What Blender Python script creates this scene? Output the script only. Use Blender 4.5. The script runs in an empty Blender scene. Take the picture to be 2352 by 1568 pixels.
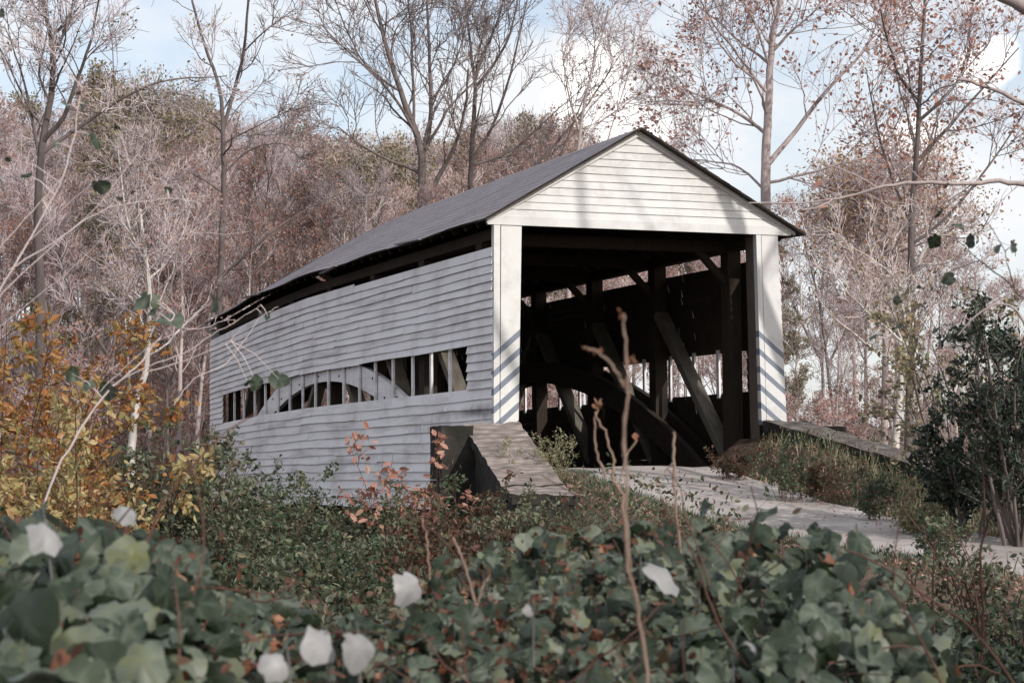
import bpy, math, random
import numpy as np
from math import sin, cos, pi, radians, sqrt

# ------------------------------------------------------------------ camera, sky, sun
scene = bpy.context.scene
C = scene.collection
FPX = 4680.95                       # focal length in units where the picture is 2352 wide
CAM = np.array([-12.208, -32.293, -0.288])
RGT = np.array([0.93249, -0.36110, -0.00882]); UPV = np.array([-0.01473, -0.06243, 0.99794]); FWD = np.array([0.36090, 0.93043, 0.06353])
cd = bpy.data.cameras.new('camera'); cam = bpy.data.objects.new('camera', cd); C.objects.link(cam)
import mathutils
M3 = mathutils.Matrix((tuple(float(a) for a in (RGT[0], UPV[0], -FWD[0])), tuple(float(a) for a in (RGT[1], UPV[1], -FWD[1])), tuple(float(a) for a in (RGT[2], UPV[2], -FWD[2]))))
cam.matrix_world = mathutils.Matrix.Translation(CAM.tolist()) @ M3.to_4x4()
cd.sensor_width = 36; cd.lens = 36 * FPX / 2352; cd.clip_start = 0.05; cd.clip_end = 3000
cd.dof.use_dof = True; cd.dof.focus_distance = 34; cd.dof.aperture_fstop = 9
scene.camera = cam
scene.view_settings.view_transform = 'Standard'; scene.view_settings.look = 'None'
scene.view_settings.exposure = 0.22; scene.view_settings.gamma = 1
SUN_AZ, SUN_EL = radians(20), radians(29)      # azimuth to the right of the portal's outward normal (-Y)
SUN = np.array([sin(SUN_AZ) * cos(SUN_EL), -cos(SUN_AZ) * cos(SUN_EL), sin(SUN_EL)])
sd = bpy.data.lights.new('sun', 'SUN'); so = bpy.data.objects.new('sun', sd); C.objects.link(so)
sd.energy = 3.2; sd.angle = radians(0.55); sd.color = (1.0, 0.95, 0.88)
so.rotation_euler = mathutils.Vector((-SUN).tolist()).to_track_quat('-Z', 'Y').to_euler()
w = bpy.data.worlds.new('World'); scene.world = w; w.use_nodes = True
nt = w.node_tree; nt.nodes.clear()
def wn(t, **k):
    n = nt.nodes.new(t)
    for a, b in k.items(): setattr(n, a, b)
    return n
out = wn('ShaderNodeOutputWorld'); bg = wn('ShaderNodeBackground'); bg.inputs[1].default_value = 0.15
sky = wn('ShaderNodeTexSky'); sky.sky_type = 'NISHITA'; sky.sun_disc = False
sky.sun_elevation = SUN_EL; sky.sun_rotation = math.atan2(SUN[0], SUN[1]); sky.dust_density = 2.0; sky.air_density = 1.0
tc = wn('ShaderNodeTexCoord'); mp = wn('ShaderNodeMapping'); mp.inputs['Scale'].default_value = (1, 1, 1.6)
n1 = wn('ShaderNodeTexNoise'); n1.inputs['Scale'].default_value = 7.5; n1.inputs['Detail'].default_value = 9; n1.inputs['Roughness'].default_value = .55
mp.inputs['Location'].default_value = (3.3, 1.2, 0.4)
nt.links.new(tc.outputs['Generated'], mp.inputs['Vector']); nt.links.new(mp.outputs[0], n1.inputs['Vector'])
r1 = wn('ShaderNodeValToRGB'); r1.color_ramp.elements[0].position = .40; r1.color_ramp.elements[1].position = .60
r1.color_ramp.elements[0].color = (.38, .38, .38, 1)
nt.links.new(n1.outputs['Fac'], r1.inputs[0])
# one big bright cumulus standing behind the gable: a soft lump round a fixed compass direction
def dirpx(x, y):
    d = FWD + RGT * ((x - 1176) / FPX) + UPV * ((784 - y) / FPX); return d / np.linalg.norm(d)
acc = None
n2 = wn('ShaderNodeTexNoise'); n2.inputs['Scale'].default_value = 26; n2.inputs['Detail'].default_value = 7
nt.links.new(tc.outputs['Generated'], n2.inputs['Vector'])
for (x, y, rad) in ((1360, 170, .020), (1400, 290, .026), (1330, 240, .022), (1490, 300, .016), (2250, 150, .018), (2100, 330, .02)):
    dv = dirpx(x, y)
    vm = wn('ShaderNodeVectorMath', operation='DISTANCE'); vm.inputs[1].default_value = dv.tolist()
    nrm = wn('ShaderNodeVectorMath', operation='NORMALIZE'); nt.links.new(tc.outputs['Generated'], nrm.inputs[0])
    nt.links.new(nrm.outputs[0], vm.inputs[0])
    a = wn('ShaderNodeMath', operation='MULTIPLY_ADD'); a.inputs[1].default_value = -1 / rad; a.inputs[2].default_value = 1.0
    nt.links.new(vm.outputs['Value'], a.inputs[0])
    if acc is None: acc = a.outputs[0]
    else:
        mx = wn('ShaderNodeMath', operation='MAXIMUM'); nt.links.new(acc, mx.inputs[0]); nt.links.new(a.outputs[0], mx.inputs[1]); acc = mx.outputs[0]
ad = wn('ShaderNodeMath', operation='MULTIPLY_ADD'); ad.inputs[1].default_value = 2.2; nt.links.new(n2.outputs['Fac'], ad.inputs[0])
sh = wn('ShaderNodeMath', operation='ADD'); sh.inputs[1].default_value = -1.1; nt.links.new(acc, sh.inputs[0]); nt.links.new(sh.outputs[0], ad.inputs[2])
r2 = wn('ShaderNodeValToRGB'); r2.color_ramp.elements[0].position = .05; r2.color_ramp.elements[1].position = .5
nt.links.new(ad.outputs[0], r2.inputs[0])
mix1 = wn('ShaderNodeMixRGB'); mix1.inputs[2].default_value = (5.5, 5.6, 5.75, 1)      # thin veil of cloud
nt.links.new(r1.outputs[0], mix1.inputs[0]); nt.links.new(sky.outputs[0], mix1.inputs[1])
mix2 = wn('ShaderNodeMixRGB'); mix2.inputs[2].default_value = (9.5, 9.4, 9.2, 1)
nt.links.new(r2.outputs[0], mix2.inputs[0]); nt.links.new(mix1.outputs[0], mix2.inputs[1])
nt.links.new(mix2.outputs[0], bg.inputs[0]); nt.links.new(bg.outputs[0], out.inputs[0])

# ------------------------------------------------------------------ helpers
def at(x, y, s):
    """world point seen at picture position x,y (2352 wide) at depth s"""
    return CAM + (FWD + RGT * ((x - 1176) / FPX) + UPV * ((784 - y) / FPX)) * s
V2 = np.array([.3616, .9323]); R2 = np.array([.9323, -.3616])
def sl(s, l): return CAM[:2] + V2 * s + R2 * l
def sstep(a, b, x):
    t = np.clip((np.asarray(x, float) - a) / (b - a), 0, 1); return t * t * (3 - 2 * t)

class MB:
    def __init__(s): s.v = []; s.t = []; s.loops = []; s.sizes = []; s.mi = []; s.n = 0
    def add(s, v, f, tint=0.5, mat=0):
        v = np.asarray(v, float).reshape(-1, 3); f = np.asarray(f, int)
        s.v.append(v); s.t.append(np.broadcast_to(np.asarray(tint, float), (len(v),)).copy())
        s.loops.append((f + s.n).ravel()); s.sizes.append(np.full(len(f), f.shape[1]))
        s.mi.append(np.broadcast_to(np.asarray(mat), (len(f),)).copy()); s.n += len(v); return s
    def hexa(s, p, tint=.5, mat=0):
        """8 corners: bottom ring 0-3, top ring 4-7"""
        f = [(0, 3, 2, 1), (4, 5, 6, 7), (0, 1, 5, 4), (1, 2, 6, 5), (2, 3, 7, 6), (3, 0, 4, 7)]
        return s.add(p, f, tint, mat)
    def box(s, x0, x1, y0, y1, z0, z1, tint=.5, mat=0):
        return s.hexa([(x0, y0, z0), (x1, y0, z0), (x1, y1, z0), (x0, y1, z0), (x0, y0, z1), (x1, y0, z1), (x1, y1, z1), (x0, y1, z1)], tint, mat)
    def beam(s, a, b, w, h, up=(0, 0, 1), tint=.5, mat=0):
        a = np.array(a, float); b = np.array(b, float); d = b - a; d /= np.linalg.norm(d)
        u = np.array(up, float); r = np.cross(d, u); r /= np.linalg.norm(r); u = np.cross(r, d)
        q = [a - r * w / 2 - u * h / 2, a + r * w / 2 - u * h / 2, a + r * w / 2 + u * h / 2, a - r * w / 2 + u * h / 2]
        return s.hexa(q + [p + (b - a) for p in q], tint, mat)
    def obj(s, name, mats, parent=None, smooth=False):
        me = bpy.data.meshes.new(name)
        v = np.concatenate(s.v); lp = np.concatenate(s.loops); sz = np.concatenate(s.sizes)
        me.vertices.add(len(v)); me.vertices.foreach_set('co', v.ravel().astype(np.float32))
        me.loops.add(len(lp)); me.loops.foreach_set('vertex_index', lp.astype(np.int32))
        me.polygons.add(len(sz)); st = np.concatenate([[0], np.cumsum(sz)[:-1]])
        me.polygons.foreach_set('loop_start', st.astype(np.int32))
        if not isinstance(mats, (list, tuple)): mats = [mats]
        for m in mats: me.materials.append(m)
        me.polygons.foreach_set('material_index', np.concatenate(s.mi).astype(np.int32))
        me.polygons.foreach_set('use_smooth', np.full(len(sz), smooth))
        a = me.attributes.new('tint', 'FLOAT', 'POINT'); a.data.foreach_set('value', np.concatenate(s.t).astype(np.float32))
        me.update(calc_edges=True)
        o = bpy.data.objects.new(name, me); C.objects.link(o)
        if parent is not None: o.parent = parent
        return o
def tag(o, label=None, cat=None, group=None, kind=None):
    if label: o['label'] = label
    if cat: o['category'] = cat
    if group: o['group'] = group
    if kind: o['kind'] = kind
    return o
def empty(name, loc=(0, 0, 0), rz=0, **k):
    o = bpy.data.objects.new(name, None); C.objects.link(o); o.location = tuple(float(a) for a in loc); o.rotation_euler = (0, 0, rz)
    o.empty_display_size = .2
    return tag(o, **k)
def keep(o, root):            # parts are modelled in world space: undo the parent's offset in the mesh itself
    off = np.array(root.location); me = o.data
    a = np.empty(len(me.vertices) * 3, np.float32); me.vertices.foreach_get('co', a)
    a = a.reshape(-1, 3) - off.astype(np.float32); me.vertices.foreach_set('co', a.ravel()); me.update()
    o.parent = root; return o

# ------------------------------------------------------------------ materials
def mat(name, cols, scale=3.0, detail=6, tintw=.5, rough=.8, bump=.0, bscale=None, spec=.3, stretch=(1, 1, 1), trans=0.0, noisew=1.0, coords='Object', contrast=(.3, .7)):
    m = bpy.data.materials.new(name); m.use_nodes = True; t = m.node_tree; N = t.nodes; L = t.links; N.clear()
    o = N.new('ShaderNodeOutputMaterial'); b = N.new('ShaderNodeBsdfPrincipled')
    b.inputs['Roughness'].default_value = rough; b.inputs['Specular IOR Level'].default_value = spec
    c = N.new('ShaderNodeTexCoord'); mpn = N.new('ShaderNodeMapping'); mpn.inputs['Scale'].default_value = stretch
    L.new(c.outputs[coords], mpn.inputs[0])
    no = N.new('ShaderNodeTexNoise'); no.inputs['Scale'].default_value = scale; no.inputs['Detail'].default_value = detail; no.inputs['Roughness'].default_value = .6
    L.new(mpn.outputs[0], no.inputs['Vector'])
    at_ = N.new('ShaderNodeAttribute'); at_.attribute_name = 'tint'
    mr = N.new('ShaderNodeMapRange'); mr.inputs[1].default_value = contrast[0]; mr.inputs[2].default_value = contrast[1]
    L.new(no.outputs['Fac'], mr.inputs[0])
    mx = N.new('ShaderNodeMix'); mx.data_type = 'FLOAT'; mx.inputs[0].default_value = tintw
    L.new(mr.outputs[0], mx.inputs[2]); L.new(at_.outputs['Fac'], mx.inputs[3])
    cr = N.new('ShaderNodeValToRGB'); e = cr.color_ramp.elements
    for i, cc in enumerate(cols):
        pos = i / (len(cols) - 1) if not len(cc) == 4 else cc[3]
        if i < 2: el = e[i]; el.position = pos
        else: el = e.new(pos)
        el.color = (cc[0], cc[1], cc[2], 1)
    L.new(mx.outputs[0], cr.inputs[0]); L.new(cr.outputs[0], b.inputs['Base Color'])
    last = b.outputs[0]
    if bump:
        n2 = N.new('ShaderNodeTexNoise'); n2.inputs['Scale'].default_value = bscale or scale * 3; n2.inputs['Detail'].default_value = 8
        L.new(mpn.outputs[0], n2.inputs['Vector'])
        bp = N.new('ShaderNodeBump'); bp.inputs['Strength'].default_value = 1; bp.inputs['Distance'].default_value = bump
        L.new(n2.outputs['Fac'], bp.inputs['Height']); L.new(bp.outputs[0], b.inputs['Normal'])
    if trans:
        tr = N.new('ShaderNodeBsdfTranslucent'); L.new(cr.outputs[0], tr.inputs[0])
        ms = N.new('ShaderNodeMixShader'); ms.inputs[0].default_value = trans
        L.new(b.outputs[0], ms.inputs[1]); L.new(tr.outputs[0], ms.inputs[2]); last = ms.outputs[0]
    L.new(last, o.inputs[0]); m['cr'] = cr.name
    return m

# weathered white boards: paint worn along the grain; stains in places
def paint_mat(name, base, dirt, stripes=0):
    m = mat(name, [dirt, tuple(.5 * (a + b) for a, b in zip(dirt, base)), base, base], scale=1.2, stretch=(6, .5, 5), tintw=.45, rough=.55, bump=.003, bscale=14, contrast=(.28, .6))
    t = m.node_tree; N = t.nodes; L = t.links
    b = [n for n in N if n.type == 'BSDF_PRINCIPLED'][0]; cr = N[m['cr']]
    c = [n for n in N if n.type == 'TEX_COORD'][0]
    n3 = N.new('ShaderNodeTexNoise'); n3.inputs['Scale'].default_value = .9; n3.inputs['Detail'].default_value = 8; n3.inputs['Roughness'].default_value = .68
    L.new(c.outputs['Object'], n3.inputs['Vector'])
    rr = N.new('ShaderNodeValToRGB'); rr.color_ramp.elements[0].position = .30; rr.color_ramp.elements[1].position = .52
    rr.color_ramp.elements[0].color = (.55, .50, .50, 1); rr.color_ramp.elements[1].color = (1, 1, 1, 1)
    L.new(n3.outputs['Fac'], rr.inputs[0])
    mu = N.new('ShaderNodeMixRGB'); mu.blend_type = 'MULTIPLY'; mu.inputs[0].default_value = .6
    L.new(cr.outputs[0], mu.inputs[1]); L.new(rr.outputs[0], mu.inputs[2]); last = mu.outputs[0]
    if name == 'weathered_white_siding':
        for (cy, cz, ry, rz, st) in ((1.0, .74, 1.5, .13, .85), (2.6, .50, 1.2, .07, .5), (11.5, 2.1, 1.2, .05, .3), (5.5, -.5, 1.6, .05, .35)):
            vm = N.new('ShaderNodeVectorMath'); vm.operation = 'SUBTRACT'; vm.inputs[1].default_value = (0, cy, cz); L.new(c.outputs['Object'], vm.inputs[0])
            vs = N.new('ShaderNodeVectorMath'); vs.operation = 'MULTIPLY'; vs.inputs[1].default_value = (0, 1 / ry, 1 / rz); L.new(vm.outputs[0], vs.inputs[0])
            vl = N.new('ShaderNodeVectorMath'); vl.operation = 'LENGTH'; L.new(vs.outputs[0], vl.inputs[0])
            ma = N.new('ShaderNodeMath'); ma.operation = 'MULTIPLY_ADD'; L.new(n3.outputs['Fac'], ma.inputs[0]); ma.inputs[1].default_value = 2.6; L.new(vl.outputs['Value'], ma.inputs[2])
            mm = N.new('ShaderNodeMapRange'); mm.inputs[1].default_value = 1.5; mm.inputs[2].default_value = 2.5; mm.inputs[3].default_value = st; mm.inputs[4].default_value = 0; L.new(ma.outputs[0], mm.inputs[0])
            mq = N.new('ShaderNodeMixRGB'); mq.inputs[2].default_value = (.075, .055, .06, 1); L.new(mm.outputs[0], mq.inputs[0]); L.new(last, mq.inputs[1]); last = mq.outputs[0]
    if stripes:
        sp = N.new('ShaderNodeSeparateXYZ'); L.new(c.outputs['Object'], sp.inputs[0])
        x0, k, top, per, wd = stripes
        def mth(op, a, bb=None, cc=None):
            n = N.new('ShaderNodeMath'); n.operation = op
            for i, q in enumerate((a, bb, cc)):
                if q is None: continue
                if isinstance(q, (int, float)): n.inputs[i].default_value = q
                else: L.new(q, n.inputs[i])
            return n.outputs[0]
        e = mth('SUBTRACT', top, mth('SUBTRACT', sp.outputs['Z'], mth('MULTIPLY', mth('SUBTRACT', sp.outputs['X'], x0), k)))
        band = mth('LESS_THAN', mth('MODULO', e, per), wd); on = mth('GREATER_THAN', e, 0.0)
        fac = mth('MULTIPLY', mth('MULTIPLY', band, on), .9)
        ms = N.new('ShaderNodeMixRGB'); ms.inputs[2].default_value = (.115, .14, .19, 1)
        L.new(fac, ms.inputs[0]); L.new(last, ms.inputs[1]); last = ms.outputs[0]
    L.new(last, b.inputs['Base Color']); return m

M = {}
M['siding'] = paint_mat('weathered_white_siding', (.74, .72, .745), (.36, .335, .34))
M['portal'] = paint_mat('white_portal_paint', (.565, .565, .56), (.44, .435, .44))
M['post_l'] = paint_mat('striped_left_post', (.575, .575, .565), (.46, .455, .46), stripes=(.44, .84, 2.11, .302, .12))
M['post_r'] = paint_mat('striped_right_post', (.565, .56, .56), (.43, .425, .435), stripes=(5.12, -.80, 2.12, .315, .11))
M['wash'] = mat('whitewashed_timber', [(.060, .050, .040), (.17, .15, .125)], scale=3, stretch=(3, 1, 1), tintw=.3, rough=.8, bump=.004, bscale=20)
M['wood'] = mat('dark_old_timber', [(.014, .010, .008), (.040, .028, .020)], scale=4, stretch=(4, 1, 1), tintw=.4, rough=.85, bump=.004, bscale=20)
M['woodgrey'] = mat('grey_brown_timber', [(.06, .045, .038), (.13, .10, .085)], scale=4, stretch=(1, 3, 1), tintw=.4, rough=.85, bump=.004, bscale=20)
M['shingle'] = mat('grey_shingle', [(.15, .135, .15), (.21, .19, .21), (.27, .245, .27)], scale=2.2, stretch=(3, .6, 1), tintw=.5, rough=.85, bump=.012, bscale=16)
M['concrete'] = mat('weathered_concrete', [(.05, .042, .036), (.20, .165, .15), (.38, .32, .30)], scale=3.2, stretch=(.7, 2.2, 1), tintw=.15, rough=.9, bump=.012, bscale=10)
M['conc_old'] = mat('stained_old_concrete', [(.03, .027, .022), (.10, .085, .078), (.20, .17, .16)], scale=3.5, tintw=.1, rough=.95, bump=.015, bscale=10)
M['concrete_dark'] = mat('dark_side_concrete', [(.012, .013, .010), (.028, .025, .022), (.06, .05, .046)], scale=2.4, tintw=.1, rough=.95, bump=.02, bscale=9)  # much darker concrete tone for wall sides and wing stems
M['road'] = mat('pale_gravel_road', [(.20, .17, .155), (.34, .305, .29), (.47, .43, .415)], scale=1.1, detail=14, tintw=.0, rough=.95, bump=.008, bscale=26, contrast=(.2, .8))
M['litter'] = mat('leaf_litter', [(.025, .02, .014), (.075, .048, .034), (.15, .095, .068), (.06, .06, .035)], scale=1.3, detail=14, tintw=.0, rough=.95, bump=.05, bscale=9)
M['bark_dark'] = mat('dark_bark', [(.065, .052, .05), (.19, .155, .148)], scale=5, stretch=(1, 1, .25), tintw=.3, rough=.9, bump=.01, bscale=20)
M['bark_grey'] = mat('grey_bark', [(.22, .18, .175), (.50, .42, .41)], scale=4, stretch=(1, 1, .3), tintw=.3, rough=.9, bump=.01, bscale=20)
M['bark_pale'] = mat('pale_mottled_bark', [(.16, .14, .12), (.50, .46, .43), (.66, .62, .58)], scale=5, stretch=(1, 1, .5), tintw=.2, rough=.85, bump=.006, bscale=20)
M['twig'] = mat('twig', [(.23, .19, .20), (.62, .53, .545)], scale=.4, tintw=.7, rough=.9)
M['twig_dark'] = mat('dark_twig', [(.11, .09, .09), (.27, .215, .21)], scale=.4, tintw=.7, rough=.9)
M['twig_pale'] = mat('pale_twig', [(.42, .35, .35), (.68, .58, .57)], scale=.8, tintw=.6, rough=.85)
M['stalk'] = mat('dry_stalk', [(.11, .07, .05), (.24, .165, .13), (.33, .25, .20)], scale=9, tintw=.2, rough=.8, stretch=(1, 1, .3), bump=.002, bscale=60)
M['redstem'] = mat('reddish_stem', [(.05, .024, .018), (.14, .065, .05)], scale=6, tintw=.5, rough=.7)
def leafm(n, cols, trans=.35, rough=.5, spec=.5, sc=.6, tw=.75): return mat(n, cols, scale=sc, tintw=tw, rough=rough, spec=spec, trans=trans, detail=3)
M['lf_brown'] = leafm('dry_leaf', [(.20, .12, .095), (.36, .21, .165), (.46, .29, .23), (.42, .32, .20)], .3, .7)
M['lf_red'] = leafm('russet_leaf', [(.20, .085, .065), (.36, .17, .125), (.46, .24, .18), (.40, .28, .19)], .3, .65)
M['lf_olive'] = leafm('olive_leaf', [(.09, .085, .05), (.19, .17, .10), (.29, .25, .14), (.34, .22, .13)], .3, .6)
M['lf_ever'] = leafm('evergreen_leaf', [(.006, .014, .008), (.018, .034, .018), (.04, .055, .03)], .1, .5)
M['lf_gold'] = leafm('golden_leaf', [(.13, .055, .022), (.33, .125, .04), (.37, .17, .055), (.38, .23, .08), (.22, .20, .08), (.10, .12, .06)], .35, .6)
M['lf_weed'] = leafm('weed_leaf', [(.015, .032, .016), (.040, .070, .034), (.085, .115, .06), (.15, .17, .09)], .3, .5)
M['lf_weedred'] = leafm('autumn_weed', [(.05, .022, .014), (.14, .055, .035), (.055, .06, .03), (.12, .13, .07)], .3, .6)
M['lf_rust'] = leafm('rust_oak_leaf', [(.16, .08, .04), (.34, .18, .085), (.42, .24, .11), (.24, .20, .09)], .3, .6)
M['lf_paley'] = leafm('pale_yellow_leaf', [(.12, .13, .06), (.34, .28, .11), (.50, .42, .22), (.40, .22, .09), (.16, .19, .10)], .35, .55)
M['lf_mixed'] = leafm('mixed_weed_leaf', [(.018, .03, .016), (.045, .065, .034), (.10, .12, .07), (.19, .19, .12), (.14, .07, .045)], .3, .5)
M['lf_feather'] = leafm('pale_weed', [(.14, .15, .08), (.26, .25, .15), (.36, .30, .19)], .3, .6)
M['lf_vine'] = leafm('vine_leaf', [(.010, .018, .009), (.020, .032, .015), (.034, .049, .030), (.075, .098, .070), (.14, .16, .12), (.15, .16, .06)], .22, .5, .4, sc=9, tw=.72)
M['lf_pale'] = leafm('pale_leaf_underside', [(.22, .215, .22), (.50, .49, .49)], .35, .5, .5, sc=9, tw=.4)
M['lf_dry'] = leafm('curled_dry_leaf', [(.16, .06, .035), (.32, .14, .08), (.45, .27, .18)], .3, .6, sc=6)

# ------------------------------------------------------------------ the ground
def road_z(Y): return np.interp(Y, [-70, -25, -15, -10, -6, -2, 0, 3], [-2.2, -1.9, -1.62, -1.30, -.95, -.50, -.27, -.27])
def road_c(Y): return np.interp(Y, [-70, -25, -13, -7, -3, 0], [34, 6.8, 2.4, 2.0, 2.4, 2.75])
def gnoise(x, y):
    return .10 * np.sin(x * .9 + 1.3 * np.sin(y * .5)) * np.cos(y * .8 + .6) + .05 * np.sin(2.3 * x + y * 1.7) + .04 * np.sin(4.1 * y - 2.9 * x)
def ground(x, y):
    x = np.asarray(x, float); y = np.asarray(y, float)
    rz = road_z(y); c = road_c(y); d = x - c
    s = (x - CAM[0]) * V2[0] + (y - CAM[1]) * V2[1]; l = (x - CAM[0]) * R2[0] + (y - CAM[1]) * R2[1]
    low = -1.95 + gnoise(x, y) + .0 * x
    left = sstep(-1.75, -4.2, d); z = rz * (1 - left) + low * left
    rbank = sstep(1.5, 2.3, d) * .55 * sstep(-8, -1.5, y) * sstep(3.8, 3.0, d)
    rlow = rz * .4 - .55 + gnoise(x, y) * .7
    right = sstep(2.9, 4.6, d); z = (z + rbank) * (1 - right) + rlow * right
    z = z + gnoise(x, y) * .25 * sstep(1.7, 2.4, np.abs(d)) * (1 - left) * (1 - right)
    # creek under the bridge
    bend = .9 * np.sin(x * .08)
    ch = sstep(.2, 4.5, y - bend + np.where(x < -1.5, .0, 0)) * sstep(24.5, 19.5, y - bend)
    z = z * (1 - ch) + (-4.2 + gnoise(x, y)) * ch
    far = sstep(20, 25, y); zf = -1.35 + gnoise(x, y) * 2
    zf = zf + sstep(62, 150, s) * (3.0 + 9.0 * sstep(12, -22, l)) + sstep(150, 420, s) * 6
    z = z * (1 - far) + zf * far
    return z
def axis(lo, hi, fine_lo, fine_hi, st, growth=1.18):
    a = list(np.arange(fine_lo, fine_hi, st)); h = st
    while a[-1] < hi: h *= growth; a.append(a[-1] + h)
    h = st; b = [fine_lo]
    while b[-1] > lo: h *= growth; b.append(b[-1] - h)
    return np.array(b[:0:-1] + a)
gx = axis(-900, 900, -16, 14, .3); gy = axis(-400, 1200, -38, 30, .3)
X, Y = np.meshgrid(gx, gy); Z = ground(X, Y) - .03 * (np.abs(X - road_c(Y)) < 1.6) * (Y < 1)
nx, ny = len(gx), len(gy); idx = np.arange(nx * ny).reshape(ny, nx)
mb = MB(); mb.add(np.stack([X, Y, Z], -1).reshape(-1, 3), np.stack([idx[:-1, :-1], idx[:-1, 1:], idx[1:, 1:], idx[1:, :-1]], -1).reshape(-1, 4))
tag(mb.obj('ground', M['litter'], smooth=True), kind='structure')
# the gravel approach
ys = np.linspace(-45, -.02, 180); rows = []
rngr = np.random.default_rng(5)
for k in np.linspace(-1, 1, 15):
    wv = 1.62 + .10 * np.sin(ys * 1.7) + .07 * np.sin(ys * 4.3 + 1)
    xx = road_c(ys) + k * wv
    rows.append(np.stack([xx, ys, road_z(ys) + .03 + .03 * (1 - k * k) - .025 * np.exp(-((abs(k) - .55) / .15) ** 2) - .07 * max(0, abs(k) - .9) * 10], -1))
R = np.array(rows); i2 = np.arange(R.shape[0] * R.shape[1]).reshape(R.shape[:2])
mb = MB(); mb.add(R.reshape(-1, 3), np.stack([i2[:-1, :-1], i2[1:, :-1], i2[1:, 1:], i2[:-1, 1:]], -1).reshape(-1, 4))
tag(mb.obj('road', M['road'], smooth=True), kind='structure')
# creek water
mb = MB(); mb.add([(-60, 5, -3.95), (60, 5, -3.95), (60, 19, -3.95), (-60, 19, -3.95)], [(0, 1, 2, 3)])
tag(mb.obj('creek_water', mat('creek', [(.02, .025, .02), (.05, .05, .04)], rough=.12, spec=.5, bump=.01, bscale=4)), kind='structure')

# ------------------------------------------------------------------ the covered bridge
W = 5.5; LEN = 21.55
BR = empty('covered_bridge', (0, 0, 0), label='white clapboard covered bridge with diagonal striped portal posts and an open eave gap', cat='bridge')
rng = np.random.default_rng(11)
def cam_wall(Yv, z):
    return np.interp(Yv, [0, 6, 12, 16, LEN], [0, .03, .045, -.04, -.28]) * np.clip((z + 1.0) / 4.3, 0, 1.1)
WIN0, WIN1, WZ0, WZ1 = 1.33, 20.05, 1.13, 1.90
def board(mb, X0, sg, ya, yb, z0, z1, rng, lap=.03):
    """one clapboard; sg=-1 for the wall facing -X, +1 for +X. slot 0 painted outside, slot 1 raw inside"""
    n = max(2, int((yb - ya) / .8) + 1); yy = np.linspace(ya, yb, n + 1)
    j0 = rng.normal(0, .004, n + 1); ph = rng.uniform(0, 6); j0 += .011 * np.sin(yy * .9 + ph) ; bow = rng.normal(0, .003, n + 1)
    zz0 = z0 + cam_wall(yy, z0) + j0; zz1 = z1 + cam_wall(yy, z1) + .012
    xo0 = X0 + sg * (lap + bow); xo1 = X0 + sg * .006 + 0 * bow; xi0 = xo0 - sg * .016; xi1 = X0 - sg * .010 + 0 * bow
    P = np.stack([np.stack([xo0, yy, zz0], -1), np.stack([xo1, yy, zz1], -1), np.stack([xi1, yy, zz1], -1), np.stack([xi0, yy, zz0], -1)], 1)
    m = len(yy); ii = np.arange(m * 4).reshape(m, 4); t = rng.uniform(.25, 1.0)
    for a, b2, mi in ((0, 1, 0), (1, 2, 1), (2, 3, 1), (3, 0, 0)):
        mb.add(P.reshape(-1, 3), np.stack([ii[:-1, a], ii[:-1, b2], ii[1:, b2], ii[1:, a]], -1), t, mi)
    mb.add(P[0], [(0, 1, 2, 3)], t, 0); mb.add(P[-1], [(3, 2, 1, 0)], t, 0)
def rowboards(mb, X0, sg, ya, yb, z0, z1, rng):
    y = ya
    while y < yb - .05:
        L = rng.uniform(3.2, 5.2); e = y + L
        if yb - e < 1.2: e = yb
        board(mb, X0, sg, y + .004, e - .004, z0, z1, rng, lap=.036 + rng.uniform(-.003, .008)); y = e
def wall(X0, sg):
    mb = MB(); r = np.random.default_rng(3 if sg < 0 else 4)
    zs = np.arange(-.98, WZ0 - .02, .1758)
    for z in zs: rowboards(mb, X0, sg, .02, LEN, z, min(z + .1758, WZ0 + .01), r)
    zs = np.linspace(WZ0 + .01, WZ1, 6)
    for a, b in zip(zs[:-1], zs[1:]):
        rowboards(mb, X0, sg, .02, WIN0 - (a - 1.13) * .03 + .04 * (a - 1.13), a, b, r); rowboards(mb, X0, sg, WIN1, LEN, a, b, r)
    zs = np.linspace(WZ1, 3.53, 12)
    for i, (a, b) in enumerate(zip(zs[:-1], zs[1:])):
        if i == 10 and sg < 0:      # the top course changes height where boards were patched
            rowboards(mb, X0, sg, .02, 8.2, a, b - .01, r); rowboards(mb, X0, sg, 8.2, LEN, a, b + .035, r)
        else: rowboards(mb, X0, sg, .02, LEN, a, b, r)
    return mb
o = wall(0, -1).obj('side_wall', [M['siding'], M['wood']], BR); tag(o, label='grey white clapboard wall with a long slatted opening')
o = wall(W, 1).obj('side_wall', [M['siding'], M['wood']], BR)
mull = [2.39, 3.43, 4.53, 5.73, 6.91, 8.0, 9.15, 10.3, 11.33, 12.41, 13.54, 14.65, 15.81, 16.88, 17.99, 19.0]
for sx in (0, 1):
    r = np.random.default_rng(20 + sx)
    for y in mull:
        q = .045 if sx == 0 else .05
        dz = float(cam_wall(y, 1.5)); y2 = y + r.normal(0, .01); tl = r.normal(0, .01)
        xa, xb = (.022, .062) if sx == 0 else (W - .062, W - .022)
        mb = MB(); z0, z1 = 1.05 + dz, 1.97 + dz
        mb.hexa([(xa, y2 - q, z0), (xb, y2 - q, z0), (xb, y2 + q, z0), (xa, y2 + q, z0), (xa, y2 - q + tl, z1), (xb, y2 - q + tl, z1), (xb, y2 + q + tl, z1), (xa, y2 + q + tl, z1)], r.uniform(.4, 1))
        mb.obj('window_slat', M['siding'], BR)
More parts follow.
